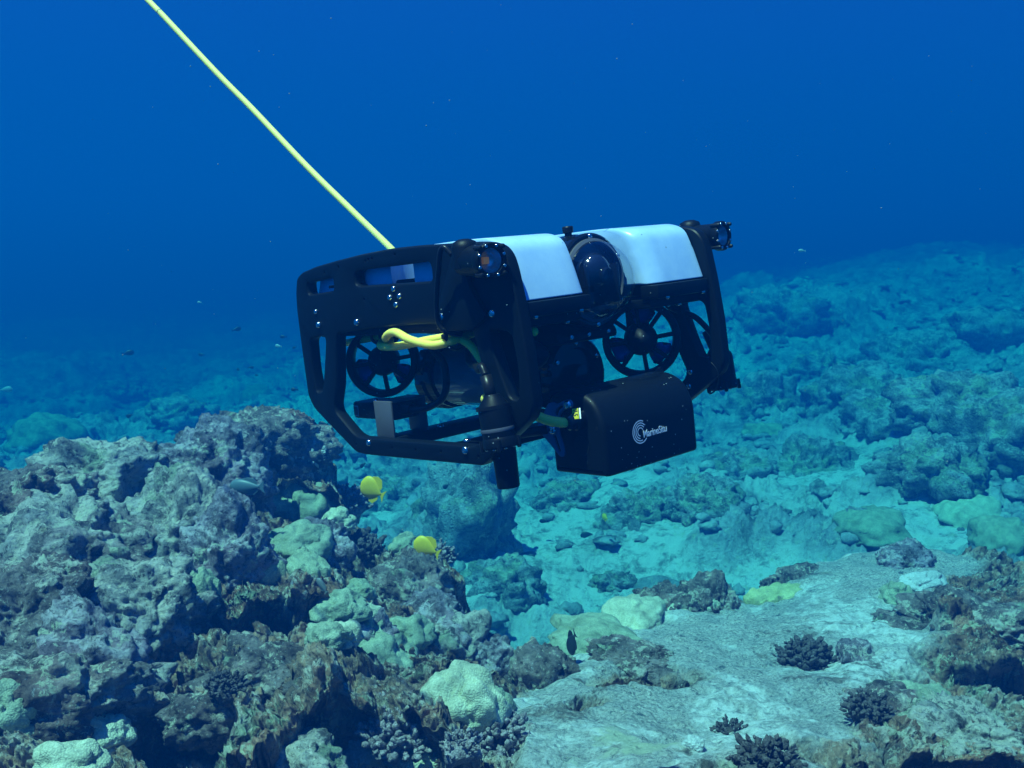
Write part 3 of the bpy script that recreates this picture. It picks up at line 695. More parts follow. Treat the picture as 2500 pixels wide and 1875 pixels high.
# far boulders and coral heads, seen through the blue water
FB = 'boulders and coral heads on the far bottom'
far = [(1860, 985, (.55, .42, .40), 'far_rock', 'pale rounded boulder just below the lower right light of the vehicle'),
       (2080, 960, (.50, .42, .36), 'far_rock', 'hazy pale boulder in the middle of the right-hand slope'),
       (2230, 880, (.75, .5, .42), 'far_rock', 'large flat-topped hazy boulder towards the right edge'),
       (1870, 1050, (.26, .22, .14), 'c_green', 'single pale plate coral over a dark hollow below the vehicle at right'),
       (2000, 900, (.40, .35, .30), 'far_rock', 'hazy boulder with a pale cap behind the right-hand slope'),
       (2420, 830, (.8, .5, .45), 'far_rock', 'blue hazy hump near the right edge of the photo'),
       (1900, 760, (.9, .6, .55), 'far_rock', 'rounded hazy coral mound to the right of the vehicle'),
       (2260, 1130, (.40, .30, .22), 'far_rock', 'boulder above the bright sand patch at right'),
       (2440, 1060, (.5, .4, .35), 'far_rock', 'coral-covered boulder at the right edge, level with the sand patch'),
       (2150, 1010, (.45, .3, .25), 'far_rock', 'brownish coral head left of the boulder above the sand'),
       (1150, 1260, (.34, .30, .50), 'far_rock', 'dark upright outcrop in the gully right of the upper yellow fish'),
       (960, 1215, (.34, .3, .22), 'far_rock', 'turquoise boulder behind the upper yellow fish'),
       (1700, 1220, (.30, .25, .2), 'far_rock', 'low dark coral head in the gully under the vehicle'),
       (1560, 1250, (.28, .25, .22), 'far_rock', 'dark coral head left of the smaller yellow fish'),
       (1380, 1210, (.26, .22, .16), 'far_rock', 'turquoise coral head below the sensor housing'),
       (2360, 1250, (.26, .2, .16), 'c_cream', 'pale knobbly coral in the water beyond the slab at right'),
       (2440, 1300, (.2, .16, .13), 'c_green', 'green-grey coral mound just beyond the slab at the right edge'),
       (2120, 1270, (.28, .2, .13), 'c_green', 'olive coral thicket beyond the slab, left of the reddish rock'),
       (110, 1065, (.45, .35, .30), 'c_green', 'turquoise coral clump beyond the left crest'),
       (30, 1060, (.3, .25, .2), 'far_rock', 'small pale coral head at the left edge beyond the crest'),
       (430, 1000, (.5, .4, .25), 'far_rock', 'dark hazy reef patch beyond the left crest'),
       (300, 950, (.5, .4, .3), 'far_rock', 'faint blue coral head far off at left'),
       (620, 960, (.35, .3, .25), 'c_green', 'ring-shaped turquoise coral left of the vehicle frame'),
       (1240, 1420, (.25, .2, .18), 'far_rock', 'dark coral head at the foot of the near reef'),
       (1480, 1420, (.16, .13, .09), 'far_rock', 'low stones on the bright patch of the gully'),
       (2330, 980, (.5, .4, .3), 'far_rock', 'grey-blue boulder with a shaded front at right'),
       (1980, 1130, (.38, .3, .28), 'far_rock', 'big dark coral block above the gully at right'),
       (1800, 1150, (.3, .25, .22), 'far_rock', 'coral head right below the sensor housing corner')]
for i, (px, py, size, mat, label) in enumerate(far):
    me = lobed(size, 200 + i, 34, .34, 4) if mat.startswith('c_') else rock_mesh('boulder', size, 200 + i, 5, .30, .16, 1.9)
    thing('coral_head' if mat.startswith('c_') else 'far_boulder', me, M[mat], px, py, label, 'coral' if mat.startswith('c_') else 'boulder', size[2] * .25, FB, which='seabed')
# uncountable rubble corals lying over the bottom: one mesh
def rubble():
    rng = np.random.default_rng(5); FF = []; n = 0; nr, nc = 760, 1150; out = []
    for i in range(6000):
        V, F0 = ICO[2]
        u, v = rng.uniform(-.62, .62), rng.random(); r = 4.5 * (30 / 4.5) ** v; s = rng.uniform(.018, .062) * (1 + .02 * r) * (1.6 if rng.random() < .08 else 1)
        x, y = r * math.sin(u), r * math.cos(u); sq = rng.uniform(.6, 1.6, 3); o = rng.uniform(0, 50)
        c = int(round((math.degrees(u) + 46) / 92 * (nc - 1))); rr = int(round(math.log(r / 1.2) / math.log(95 / 1.2) * (nr - 1)))
        z = SEABED[rr * nc + c, 2]
        if SAND[rr * nc + c] > .25 and rng.random() < .85: continue
        k = 1 + .45 * fbm(V[:, 0] * 1.6 + o, V[:, 1] * 1.6, V[:, 2] * 1.6, 3, 3, .7)
        out.append(V * k[:, None] * (s * sq) * np.array([1, 1, .6]) + np.array([x, y, z + s * .1])); FF.append(F0 + n); n += len(V)
    o = obj('coral_rubble', mesh_np('coral_rubble', np.concatenate(out), np.concatenate(FF)), M['seabed'])
    tag(o, 'small rubble and coral lumps strewn over the turquoise bottom', 'rubble', kind='stuff')
rubble()

#@@ROV
# ------------------------------------------------------------------ the underwater vehicle
# local axes: x forward, y to port, z up (metres); pose measured from the photograph
RM = np.array([[0.66260164, 0.74159202, -0.10488253], [0.01344328, -0.15178858, -0.98832156], [-0.74885135, 0.65345352, -0.11054479]])
RT = np.array([-0.00516979, -0.0526636, 1.35854154])
def build_vehicle():
    root = empty('underwater_robot')
    Wm = BX @ RM; loc = CAM + BX @ RT
    root.matrix_world = Matrix(((*Wm[0], loc[0]), (*Wm[1], loc[1]), (*Wm[2], loc[2]), (0, 0, 0, 1)))
    tag(root, 'black-framed underwater robot with pale blue-white floats and a clear front dome, hovering above the reef', 'underwater robot')
    def part(name, bm_or_me, mat, parent=root, smooth=False, angle=35):
        me = bm_or_me if isinstance(bm_or_me, bpy.types.Mesh) else bm_mesh(name, bm_or_me, smooth, None if smooth else angle)
        return obj(name, me, mat, parent)
    # bolt head shared by all
    bm = bmesh.new(); lathe(bm, [(0, .0031), (.0012, .0031), (.0016, .0022), (.0022, .0031), (.0036, .0026), (.0044, .0012), (.0047, 0), (.0047, -.002)], seg=18); BOLT = bm_mesh('bolt', bm, smooth=True); BOLT.materials.append(M['steel'])
    def bolt(parent, p, ax=(0, -1, 0), s=1.0):
        o = D.objects.new('bolt', BOLT); sc.collection.objects.link(o); o.parent = parent
        o.matrix_local = Matrix.Translation(p) @ frame_to(ax) @ Matrix.Scale(s, 4); return o

    # --- side panels
    outline = [(-.2092, .1236), (-.225, .1170), (-.2325, .096), (-.2356, .0717), (-.2356, .0067), (-.2343, -.0468), (-.2228, -.0640), (-.19, -.0842), (-.1297, -.1201), (-.1077, -.122), (.018, -.1207),
               (.118, -.1192), (.131, -.1190), (.138, -.115), (.19, -.0820), (.2215, -.0610), (.2285, -.0469), (.226, .01), (.2200, .062), (.2140, .098), (.2095, .113), (.200, .1235), (.1850, .1285), (.1616, .1312), (.1108, .1338), (.06, .1365), (.0045, .1378), (-.06, .1362), (-.1197, .1328), (-.175, .1286)]
    outline = rounded(outline, .006, 3)
    slot_r = rounded([(-.199, .1085), (-.1326, .1115), (-.1346, .0945), (-.1985, .0925)], .006, 4)
    slot_f = rounded([(.136, .1115), (.190, .106), (.188, .092), (.134, .0945)], .006, 4)
    slot_m = rounded([(-.0805, .1125), (-.070, .1165), (.0735, .1166), (.0785, .112), (.0785, .097), (.074, .0938), (-.072, .0970), (-.0805, .1000)], .004, 4)
    win = rounded([(-.1400, .0385), (-.035, .0439), (.0612, .045), (.1400, .0385), (.1550, -.0317), (.1690, -.0625), (.1265, -.0965), (-.1220, -.0990), (-.1705, -.0638), (-.1550, -.0317)], [.010, .03, .03, .010, .01, .012, .014, .014, .012, .01], 5)
    tri_r = rounded([(-.2105, .0335), (-.1680, .0365), (-.1830, -.010), (-.1945, -.0395), (-.2085, -.0415), (-.2135, -.010)], [.010, .012, .03, .007, .006, .03], 5)
    tri_f = rounded([(.2045, .0320), (.1660, .0355), (.1800, -.010), (.1925, -.0395), (.2055, -.0415), (.2100, -.010)], [.010, .012, .03, .007, .006, .03], 5)
    drill = [circle(x, z, .0019, 8) for x, z in ((-.0424, -.1082), (.0073, -.1077), (.0583, -.1065), (-.1250, -.1085), (-.115, .1245), (-.150, .1195), (-.052, .1275), (-.045, .1285), (-.037, .1292), (.012, .1300), (-.065, .0800), (.1280, -.108), (-.142, .100))]
    me = plate('side_panel', outline, [slot_r, slot_f, slot_m, win, tri_r, tri_f] + drill, 0, .0085, .0042)
    panels = []
    for s in (-1, 1):
        o = D.objects.new('side_panel', me); sc.collection.objects.link(o); o.parent = root; o.location = (0, s * (.174 - .0085), 0)
        if not me.materials: me.materials.append(M['panel'])
        panels.append(o)
    loc = lambda x, z, d=.0085: (x, -d, z)
    for x, z, k in ((-.184, .0691, .75), (-.1809, .0513, 1), (-.0877, .0517, 1), (.0015, .0895, .8), (-.0085, .0796, .8), (.0118, .0800, .8), (.0027, .0702, .8), (-.0934, -.1048, 1), (.1062, -.1020, 1.1)):
        bolt(panels[0], loc(x, z), s=k)
    for x, z in ((.1745, -.0590), (.1700, -.0780), (.120, .052), (-.0877, .0517)): bolt(panels[1], (x, -.0085, z), s=.85)
    bm = bmesh.new()                                         # raised arc where the lower port lamp bracket sits
    tube(bm, [(.1990 + .020 * math.cos(a_), -.0087, -.066 + .022 * math.sin(a_)) for a_ in np.linspace(-1.4, 1.4, 9)], .0009, 6, 2); part('moulded_rib', bm, M['panel'], panels[1], True)

    # --- floats
    prof = rounded([(.003, .1362), (.120, .1362), (.166, .1345), (.187, .126), (.1975, .100), (.2095, .0625), (.003, .0625)], [0, .03, .02, .02, .03, .002, 0], 6)
    cx_, cz_ = .1, .1; dz_ = -.003
    for sx in (1, -1):
        for sy in (-1, 1):
            bm = bmesh.new(); rows = []; ya, yb = .0585, .1565
            ys = [(ya, .0022), (ya + .0006, .0009), (ya + .0022, 0)] + [(ya + .0022 + (yb - ya - .0044) * t, 0) for t in np.linspace(0, 1, 26)[1:-1]] + [(yb - .0022, 0), (yb - .0006, .0009), (yb, .0022)]
            for y, ins in ys:
                row = []; t_ = min(1, (y - ya) / .026); fil = (.020 if sy > 0 else .005) * (1 - math.sqrt(1 - (1 - t_) ** 2)); nx = math.sqrt(max(0, .0515 ** 2 - (y - .108) ** 2)) + .003
                for k, (x, z) in enumerate(prof):
                    if x < .0035: x = nx + ins
                    else: x = x - ins - (fil if x > .15 else 0)
                    z = z - ins * (1 if z > .1 else -1); row.append(bm.verts.new((x * sx - (.002 if sx < 0 else 0), y * sy, z - (.004 if sx < 0 else 0))))
                rows.append(row)
            n = len(prof)
            for r1, r2 in zip(rows[:-1], rows[1:]):
                for k in range(n): bm.faces.new((r1[k], r1[(k + 1) % n], r2[(k + 1) % n], r2[k]))
            bm.faces.new(rows[0]); bm.faces.new(rows[-1][::-1]); bmesh.ops.recalc_face_normals(bm, faces=bm.faces)
            part('float', bm, M['float'], angle=35)

    # --- front beam under the floats, deck plate, tube cradle, cross rails
    for s in (-1, 1):
        bm = bmesh.new(); y0, y1 = sorted((s * .0575, s * .1572)); box(bm, .188, .2165, y0, y1, .0445, .0612, .002); o = part('front_beam', bm, M['panel'])
        for yy in (.075, .145): bolt(o, (.2150, s * yy, .0445), (0, 0, -1), .7)
    bm = bmesh.new(); prism(bm, [(-.205, -.1572), (.200, -.1572), (.200, -.0605), (.150, -.0605), (.150, .0605), (.200, .0605), (.200, .1572), (-.205, .1572)], .033, .0442, .0015, 2)
    for v in bm.verts: v.co.y, v.co.z = v.co.z, v.co.y
    bmesh.ops.recalc_face_normals(bm, faces=bm.faces); o = part('deck_plate', bm, M['black'])
    for x, y in ((.196, .118), (.190, .104), (.196, -.150), (.196, -.08)): bolt(o, (x, y, .033), (0, 0, -1), .8)
    bm = bmesh.new(); prism(bm, rounded([(-.06, .0325), (.128, .0325), (.150, .012), (.150, .002), (-.04, .002)], .006), -.052, .052, .003); o = part('tube_cradle', bm, M['black'])
    for y in (-.03, .0, .035): bolt(o, (.1500, y, .010), (1, 0, 0), .7)
    for x0, x1 in ((-.118, -.080), (.036, .074)):
        bm = bmesh.new(); box(bm, x0, x1, -.1568, .1568, -.1195, -.1040, .0025); o = part('cross_rail', bm, M['black'])
        bolt(o, (x0 + .012, -.125, -.104), (0, 0, 1), 1.0); bolt(o, (x1 - .008, -.06, -.104), (0, 0, 1), 1.0)

    # --- electronics tube with flange, dome and camera
    zt = .0745
    bm = bmesh.new(); lathe(bm, [(.0535, -.17), (.0535, .13)], (0, 0, zt), (1, 0, 0), 56); tb = part('electronics_tube', bm, M['tube'], smooth=True)
    bm = bmesh.new(); box(bm, -.15, .11, -.040, .040, zt - .030, zt - .020, .002); box(bm, -.13, .09, -.028, .028, zt - .018, zt + .022, .003); part('circuit_tray', bm, M['black'], tb)
    for xa in (-.172, .122):
        bm = bmesh.new(); lathe(bm, [(.0, 0), (.052, 0), (.0565, .002), (.0570, .010), (.0570, .020), (.0545, .024), (.0545, .034), (.0565, .036), (.0568, .043), (.0540, .0455), (.0500, .0455), (.049, .040), (0, .040)], (xa, 0, zt), (1, 0, 0), 64)
        fl = part('tube_flange', bm, M['gloss'], tb, angle=30)
        for k in range(6):
            a_ = math.radians(90 + 60 * k); bolt(fl, (xa + .0455, .0525 * math.cos(a_), zt + .0525 * math.sin(a_)), (1, 0, 0), .72)
    bm = bmesh.new(); lathe(bm, [(.0045, 0), (.0045, .004), (.0065, .005), (.0068, .011), (.006, .0125), (0, .0125)], (.138, -.006, zt + .055), (0, 0, 1), 20); part('vent_plug', bm, M['rubber'], tb, angle=30)
    bm = bmesh.new(); lathe(bm, [(.0500, -.001), (.0500, .004), (.0465, .006), (.0465, .002)], (.1665, 0, zt), (1, 0, 0), 64); part('dome_ring', bm, M['band'], tb, angle=30)
    bm = bmesh.new(); lathe(bm, [(.0462 * math.cos(t), .0462 * math.sin(t)) for t in np.linspace(0, math.pi / 2, 22)[:-1]] + [(0, .0462)], (.1715, 0, zt), (1, 0, 0), 72)
    dm = part('dome', bm, M['dome'], tb, smooth=True)
    bm = bmesh.new(); lathe(bm, [(.024 * math.cos(t), .024 * math.sin(t)) for t in np.linspace(-math.pi / 2, math.pi / 2, 20)], (.1640, .0, zt + .0100), (1, 0, -.1), 40); cb = part('camera_ball', bm, M['gloss'], tb, smooth=True)
    bm = bmesh.new(); lathe(bm, [(.010, 0), (.010, .010), (.0085, .012), (.0085, .008), (0, .008)], (.1800, 0, zt + .006), (1, 0, -.15), 28); part('camera_lens', bm, M['gloss'], cb, angle=30)
    bm = bmesh.new(); lathe(bm, [(.0325, 0), (.0345, .003), (.0325, .006), (.0305, .003), (.0325, 0)], (.166, 0, zt), (1, 0, 0), 48); box(bm, .150, .184, .024, .028, zt - .030, zt + .018, .001); box(bm, .150, .184, -.028, -.024, zt - .030, zt + .018, .001); box(bm, .150, .180, -.028, .028, zt - .036, zt - .030, .001)
    part('camera_cradle', bm, M['gloss'], tb)

    # --- battery tube below
    zb = -.040
    bm = bmesh.new(); lathe(bm, [(.0440, -.13), (.0440, .10)], (0, 0, zb), (1, 0, 0), 56); bt = part('battery_tube', bm, M['tube'], smooth=True)
    bm = bmesh.new(); lathe(bm, [(0, -.118), (.0405, -.118), (.0405, .098), (0, .098)], (0, 0, zb), (1, 0, 0), 40); part('battery_pack', bm, M['alu'], bt)
    for xa, ax in ((-.130, (-1, 0, 0)), (.100, (1, 0, 0))):
        bm = bmesh.new(); n = 72; prof = [(0, -.012), (.047, -.012), (.0470, .004), (.0500, .006), (.0500, .022), (.046, .026), (.034, .026), (.032, .020), (.014, .020), (.012, .034), (0, .036)]
        lathe(bm, prof, (xa, 0, zb), ax, n)
        for v in bm.verts:                                   # notched rim
            dy, dz = v.co.y, v.co.z - zb; r = math.hypot(dy, dz)
            if r > .0485:
                k = .93 if math.cos(6 * math.atan2(dz, dy)) > .55 else 1.0; v.co.y = dy * k; v.co.z = zb + dz * k
        cp = part('end_cap', bm, M['gloss'], bt, angle=30)
        for k in range(6): a_ = math.radians(30 + 60 * k); bolt(cp, (xa + ax[0] * .026, .040 * math.cos(a_), zb + .040 * math.sin(a_)), ax, .75)
    # --- thrusters
    def thruster(c, axis):
        e = None; Mx = Matrix.Translation(c) @ frame_to(axis)
        bm = bmesh.new(); lathe(bm, [(.0430, -.020), (.0470, -.020), (.0475, -.012), (.0480, 0), (.0490, .012), (.0492, .017), (.0478, .0195), (.0415, .0195), (.0400, .016), (.0400, 0), (.0430, -.020)], (0, 0, 0), (0, 0, 1), 64)
        for k in range(8):
            a_ = math.radians(5 + 45 * k); R_ = Matrix.Rotation(a_, 4, 'Z'); b2 = bmesh.new(); box(b2, .018, .0415, -.0026, .0026, .009, .0165, .0008)
            b2.transform(R_); m2 = D.meshes.new('t'); b2.to_mesh(m2); b2.free(); bm.from_mesh(m2); D.meshes.remove(m2)
        bm.transform(Mx); nz = part('thruster', bm, M['black'])
        bm = bmesh.new(); lathe(bm, [(0, .0335), (.004, .0325), (.0090, .0290), (.0145, .023), (.0190, .015), (.0208, .006), (.0208, -.012), (.0175, -.034), (.0135, -.047), (.008, -.052), (0, -.0525)], (0, 0, 0), (0, 0, 1), 40)
        bm.transform(Mx); part('hub', bm, M['black'], nz, smooth=True)
        bm = bmesh.new()
        for k in range(3):
            a_ = math.radians(80 + 120 * k); rows = []
            for r_, ch, tw in ((.016, .010, .9), (.024, .016, .7), (.033, .019, .5), (.0395, .015, .4)):
                rows.append([bm.verts.new(Matrix.Rotation(a_, 3, 'Z') @ Vector((r_, ch * t * math.cos(tw) , ch * t * math.sin(tw) - .002 + dz))) for t, dz in ((-1, 0), (-.4, .0012), (.4, .0012), (1, 0), (.4, -.0008), (-.4, -.0008))])
            for p_, q_ in zip(rows[:-1], rows[1:]):
                for i in range(6): bm.faces.new((p_[i], p_[(i + 1) % 6], q_[(i + 1) % 6], q_[i]))
            bm.faces.new(rows[-1]); bm.faces.new(rows[0][::-1])
        bmesh.ops.recalc_face_normals(bm, faces=bm.faces); bm.transform(Mx); part('propeller', bm, M['prop'], nz, smooth=True)
        bm = bmesh.new(); box(bm, -.012, .012, -.010, .010, 0, .03, .002); bm.transform(Matrix.Translation((c[0], c[1], c[2])) @ Matrix.Translation((-axis[0] * .035, -axis[1] * .035, .006 if abs(axis[2]) < .5 else 0)))
        part('motor_mount', bm, M['black'], nz)
        return nz
    q = .7071
    thruster((.156, .087, -.0065), (q, -q, 0)); thruster((.135, -.100, -.004), (q, q, 0))
    thruster((-.150, -.098, -.0075), (q, -q, 0)); thruster((-.150, .100, -.0065), (-q, -q, 0))
    for s in (-1, 1): thruster((0, s * .108, .080), (0, 0, 1))
    # --- lamps
    def lamp(c, ax, length, body_r=.0165, knob=True):
        ax = Vector(ax).normalized(); Mx = Matrix.Translation(c) @ frame_to(ax); L = length
        bm = bmesh.new(); lathe(bm, [(0, -L), (.0085, -L), (.010, -L + .003), (body_r - .001, -L + .012), (body_r, -L + .016), (body_r, -.012), (.0175, -.010), (.0190, -.007), (.0190, .0), (.0178, .002), (.0140, .002), (.0132, -.001), (.0125, -.004)], (0, 0, 0), (0, 0, 1), 44)
        bm.transform(Mx); b = part('headlight', bm, M['black'], angle=30)
        bm = bmesh.new(); lathe(bm, [(.0130, -.001), (.0105, -.008), (.0065, -.013), (0, -.0135)], (0, 0, 0), (0, 0, 1), 36); bm.transform(Mx); part('reflector', bm, M['reflector'], b, smooth=True)
        bm = bmesh.new(); box(bm, -.0036, .0036, -.0036, .0036, -.0135, -.0095, .0008); bm.transform(Mx); part('led', bm, M['orange'], b)
        bm = bmesh.new(); lathe(bm, [(.0133, .0), (.011, .0012), (.006, .0018), (0, .002)], (0, 0, 0), (0, 0, 1), 36); bm.transform(Mx); part('lens', bm, M['lens'], b, smooth=True)
        for k in range(8):
            a_ = math.radians(22 + 45 * k); o = bolt(b, (0, 0, 0), s=.42); o.matrix_local = Mx @ Matrix.Translation((.0162 * math.cos(a_), .0162 * math.sin(a_), .0018)) @ Matrix.Scale(.42, 4)
        for k in range(4):
            bm = bmesh.new(); a_ = math.radians(45 + 90 * k); lathe(bm, [(.0024, -.008), (.0026, .0028), (.0020, .0045), (0, .005)], (.0198 * math.cos(a_), .0198 * math.sin(a_), 0), (0, 0, 1), 12)
            bm.transform(Mx); part('clamp_nut', bm, M['rubber'], b, angle=30)
        return b
    b = lamp((.2125, -.1965, .1090), (1, -.16, -.06), .068)
    bm = bmesh.new(); lathe(bm, [(0, .0215), (.006, .021), (.0125, .018), (.0145, .012), (.0148, -.010)], (.166, -.192, .114), (0, 0, 1), 30); part('clamp_knob', bm, M['black'], b, smooth=True)
    b2 = lamp((.2150, .1950, .1120), (1, .10, -.02), .068)
    bm = bmesh.new(); lathe(bm, [(0, .0215), (.006, .021), (.0125, .018), (.0145, .012), (.0148, -.010)], (.166, .192, .116), (0, 0, 1), 30); part('clamp_knob', bm, M['black'], b2, smooth=True)
    bm = bmesh.new(); prism(bm, rounded([(.150, .128), (.128, .121), (.110, .090), (.089, .060), (.0865, .044), (.098, .036), (.150, .0365), (.176, .050), (.150, .088), (.158, .120)], .007, 4), -.1815, -.1745, .0015, 2); br = part('lamp_bracket', bm, M['panel'])
    bolt(br, (.0984, -.1815, .0528)); bolt(br, (.160, -.1815, .0500), s=.01)
    bm = bmesh.new(); prism(bm, rounded([(.145, .128), (.120, .110), (.098, .055), (.098, .036), (.165, .036), (.165, .110)], .007, 4), .1745, .1815, .0015, 2); part('lamp_bracket', bm, M['panel'])
    bolt(panels[0], (.1789, -.0085, .053), s=1.0)
    b3 = lamp((.1915, -.1930, -.0880), (.10, 0, -1), .056, .0178)
    bm = bmesh.new(); tube(bm, [(.1790, -.193, -.012), (.1855, -.193, -.040)], .0065, 14, 1); lathe(bm, [(.0190, -.002), (.0190, .002)], (.1862, -.193, -.046), (-.10, 0, 1), 36); part('cable_gland', bm, M['rubber'], b3, smooth=True)
    bm = bmesh.new(); lathe(bm, [(.0182, -.002), (.0187, 0), (.0182, .002)], (.1893, -.193, -.0700), (.10, 0, -1), 40); part('steel_band', bm, M['band'], b3, smooth=True)
    b4 = lamp((.1985, .1930, -.0845), (.10, 0, -1), .056, .0178)
    bm = bmesh.new(); tube(bm, [(.178, .193, -.010), (.189, .193, -.036)], .0065, 14, 1); part('cable_gland', bm, M['rubber'], b4, smooth=True)
    # foot below the starboard corner
    bm = bmesh.new(); lathe(bm, [(0, 0), (.0125, 0), (.0130, .002), (.0142, .050), (.0142, .060)], (.1470, -.150, -.1470), (-.04, 0, 1), 36); part('sonar_pinger', bm, M['black'], angle=30)

    # --- front sensor housing
    prof = [(.1500, -.1445), (.2360, -.1445), (.2362, -.0860), (.2300, -.0690), (.2210, -.0570), (.2060, -.0490), (.1880, -.0465), (.1660, -.0480), (.1500, -.0560)]
    bm = bmesh.new(); prism(bm, rounded(prof, [.004, .005, .03, .012, .012, .012, .012, .012, .01], 4), -.0800, .0850, .0075, 5)
    sh = part('sensor_housing', bm, M['black'], angle=50)
    for y in (-.0800,): 
        bm = bmesh.new(); lathe(bm, [(0, .0004), (.0118, .0004), (.0122, -.004)], (.2000, y, -.1100), (0, -1, 0), 30); part('port_plug', bm, M['rubber'], sh, angle=30)
    bm = bmesh.new()
    for x, z in ((.2265, -.0885), (.2060, -.1290)): lathe(bm, [(0, .0003), (.0022, .0003), (.0023, -.003)], (x, -.0800, z), (0, -1, 0), 14)
    part('screw_recess', bm, M['rubber'], sh)
    # logo on the front face: four open rings and the name
    bm = bmesh.new(); cy, cz, X = -.0190, -.1030, .23635
    for r_, a0, a1, t_ in ((.0130, 62, 318, .0011), (.0103, 40, 285, .0010), (.0076, 35, 262, .0010), (.0047, 20, 262, .0010)):
        pr = None
        for i in range(41):
            a_ = math.radians(a0 + (a1 - a0) * i / 40); q2 = [bm.verts.new((X, cy + rr * math.cos(a_), cz + rr * math.sin(a_))) for rr in (r_ - t_ * .62, r_ + t_ * .62)]
            if pr: bm.faces.new((pr[0], pr[1], q2[1], q2[0]))
            pr = q2
    part('logo_rings', bm, M['white'], sh)
    def text(name, s, size, Mt, mat, parent, ext=.0001, sx=1.0):
        cu = D.curves.new(name, 'FONT'); cu.body = s; cu.size = size; cu.extrude = ext; cu.offset = size * .016; cu.space_character = .94
        o = D.objects.new('tmp', cu); sc.collection.objects.link(o); me = D.meshes.new_from_object(o.evaluated_get(bpy.context.evaluated_depsgraph_get())); D.objects.remove(o)
        me.transform(Mt @ Matrix.Diagonal((sx, 1, 1, 1))); me.name = name; return obj(name, me, mat, parent)
    Mt = Matrix(((0, 0, 1, .2364), (1, 0, 0, -.0150), (0, 1, 0, -.1105), (0, 0, 0, 1)))
    text('logo_name', 'MarineSitu', .0118, Mt, M['white'], sh, sx=.90)
    # slotted bracket on the end of the housing
    ol = rounded([(.1414, -.0905), (.1660, -.0590), (.1730, -.0575), (.1800, -.0600), (.1900, -.0560), (.2010, -.0535), (.2055, -.0580), (.2035, -.0640), (.1945, -.0650), (.1855, -.0690), (.1810, -.0790), (.1790, -.0900), (.1815, -.1010), (.1850, -.1130), (.1830, -.1205), (.1775, -.1215), (.1700, -.1150), (.1600, -.1050)], .004, 4)
    h1 = rounded([(.1760, -.0720), (.1790, -.0650), (.1880, -.0603), (.1905, -.0625), (.1830, -.0670), (.1795, -.0735)], .002, 3)
    h2 = rounded([(.1690, -.0960), (.1735, -.0960), (.1765, -.1050), (.1795, -.1150), (.1765, -.1165), (.1725, -.1080)], .002, 3)
    me = plate('slotted_bracket', ol, [h1, h2], -.0925, .0014, .0005); sb = part('slotted_bracket', me, M['bluealu'], sh)
    bolt(sb, (.1985, -.0940, -.0600), s=1.15); bolt(sb, (.1700, -.0940, -.0900), s=1.15)
    bm = bmesh.new(); tube(bm, [(.1800, -.0935, -.0730), (.1800, -.079, -.0730)], .003, 8, 1); tube(bm, [(.1600, -.0915, -.0900), (.1000, -.0915, -.1000), (.0700, -.0915, -.1080)], .006, 8, 3); part('mount_arm', bm, M['black'], sh, smooth=True)
    # connector and yellow lead
    bm = bmesh.new(); lathe(bm, [(0, 0), (.0085, 0), (.0105, .003), (.0105, .010), (.0125, .012), (.0125, .022), (0, .022)], (.1990, -.1010, -.0790), (.10, 1, .02), 32); cn = part('connector', bm, M['gloss'], sh, angle=30)
    bm = bmesh.new(); box(bm, .2050, .2112, -.0895, -.0830, -.0775, -.0768, .0002); bmesh.ops.rotate(bm, verts=bm.verts, cent=(.199, -.086, -.079), matrix=Matrix.Rotation(math.radians(50), 3, 'Y')); 
    bm.free()
    nrm = Vector((.62, -.64, .45)).normalized(); pc = Vector((.2085, -.0930, -.0700)); up = Vector((.0, .0, 1)); rt = up.cross(nrm).normalized(); up = nrm.cross(rt)
    Mt = Matrix(((rt.x, up.x, nrm.x, pc.x), (rt.y, up.y, nrm.y, pc.y), (rt.z, up.z, nrm.z, pc.z), (0, 0, 0, 1)))
    bm = bmesh.new(); box(bm, -.0034, .0034, -.0062, .0062, -.0004, .0002, .0002); bm.transform(Mt); yt = part('rating_tag', bm, M['yellowtag'], cn)
    bm = bmesh.new(); box(bm, .0042, .0058, -.0064, .0064, -.0004, .0002, .0001); bm.transform(Mt); part('tag_stripe', bm, M['white'], cn)
    text('tag_number', '7.5', .0072, Mt @ Matrix.Rotation(math.radians(-90), 4, 'Z') @ Matrix.Translation((-.0052, -.0026, .0004)), M['rubber'], cn)
    bm = bmesh.new(); tube(bm, [(.120, -.150, -.045), (.1500, -.146, -.0530), (.1760, -.1320, -.0640), (.1880, -.1180, -.0735), (.1965, -.1060, -.0780), (.1985, -.0995, -.0790)], .0058, 14, 8); part('sensor_cable', bm, M['yellow'], smooth=True)

    # --- small echo sounder box on its bent bracket, at the rear rail
    bm = bmesh.new(); box(bm, -.185, -.088, -.134, -.092, -.0830, -.0600, .003); sm = part('sounder_box', bm, M['black'])
    bm = bmesh.new(); box(bm, -.1830, -.1720, -.1346, -.1340, -.0800, -.0650, .0002); part('label_sticker', bm, M['sticker'], sm)
    bm = bmesh.new()
    for k in range(4): box(bm, -.1815 + .0024 * k, -.1803 + .0024 * k, -.1350, -.1347, -.0780, -.0670)
    part('sticker_print', bm, M['rubber'], sm)
    bm = bmesh.new(); box(bm, -.122, -.082, -.1415, -.1385, -.1045, -.0560, .001); box(bm, -.122, -.082, -.0875, -.0845, -.1045, -.0560, .001); box(bm, -.1215, -.0825, -.1384, -.0876, -.0590, -.0565, .0008); o = part('bent_bracket', bm, M['band'], sm)
    for x, y in ((-.150, -.118), (-.135, -.108)): bolt(sm, (x, y, -.060), (0, 0, 1), .8)
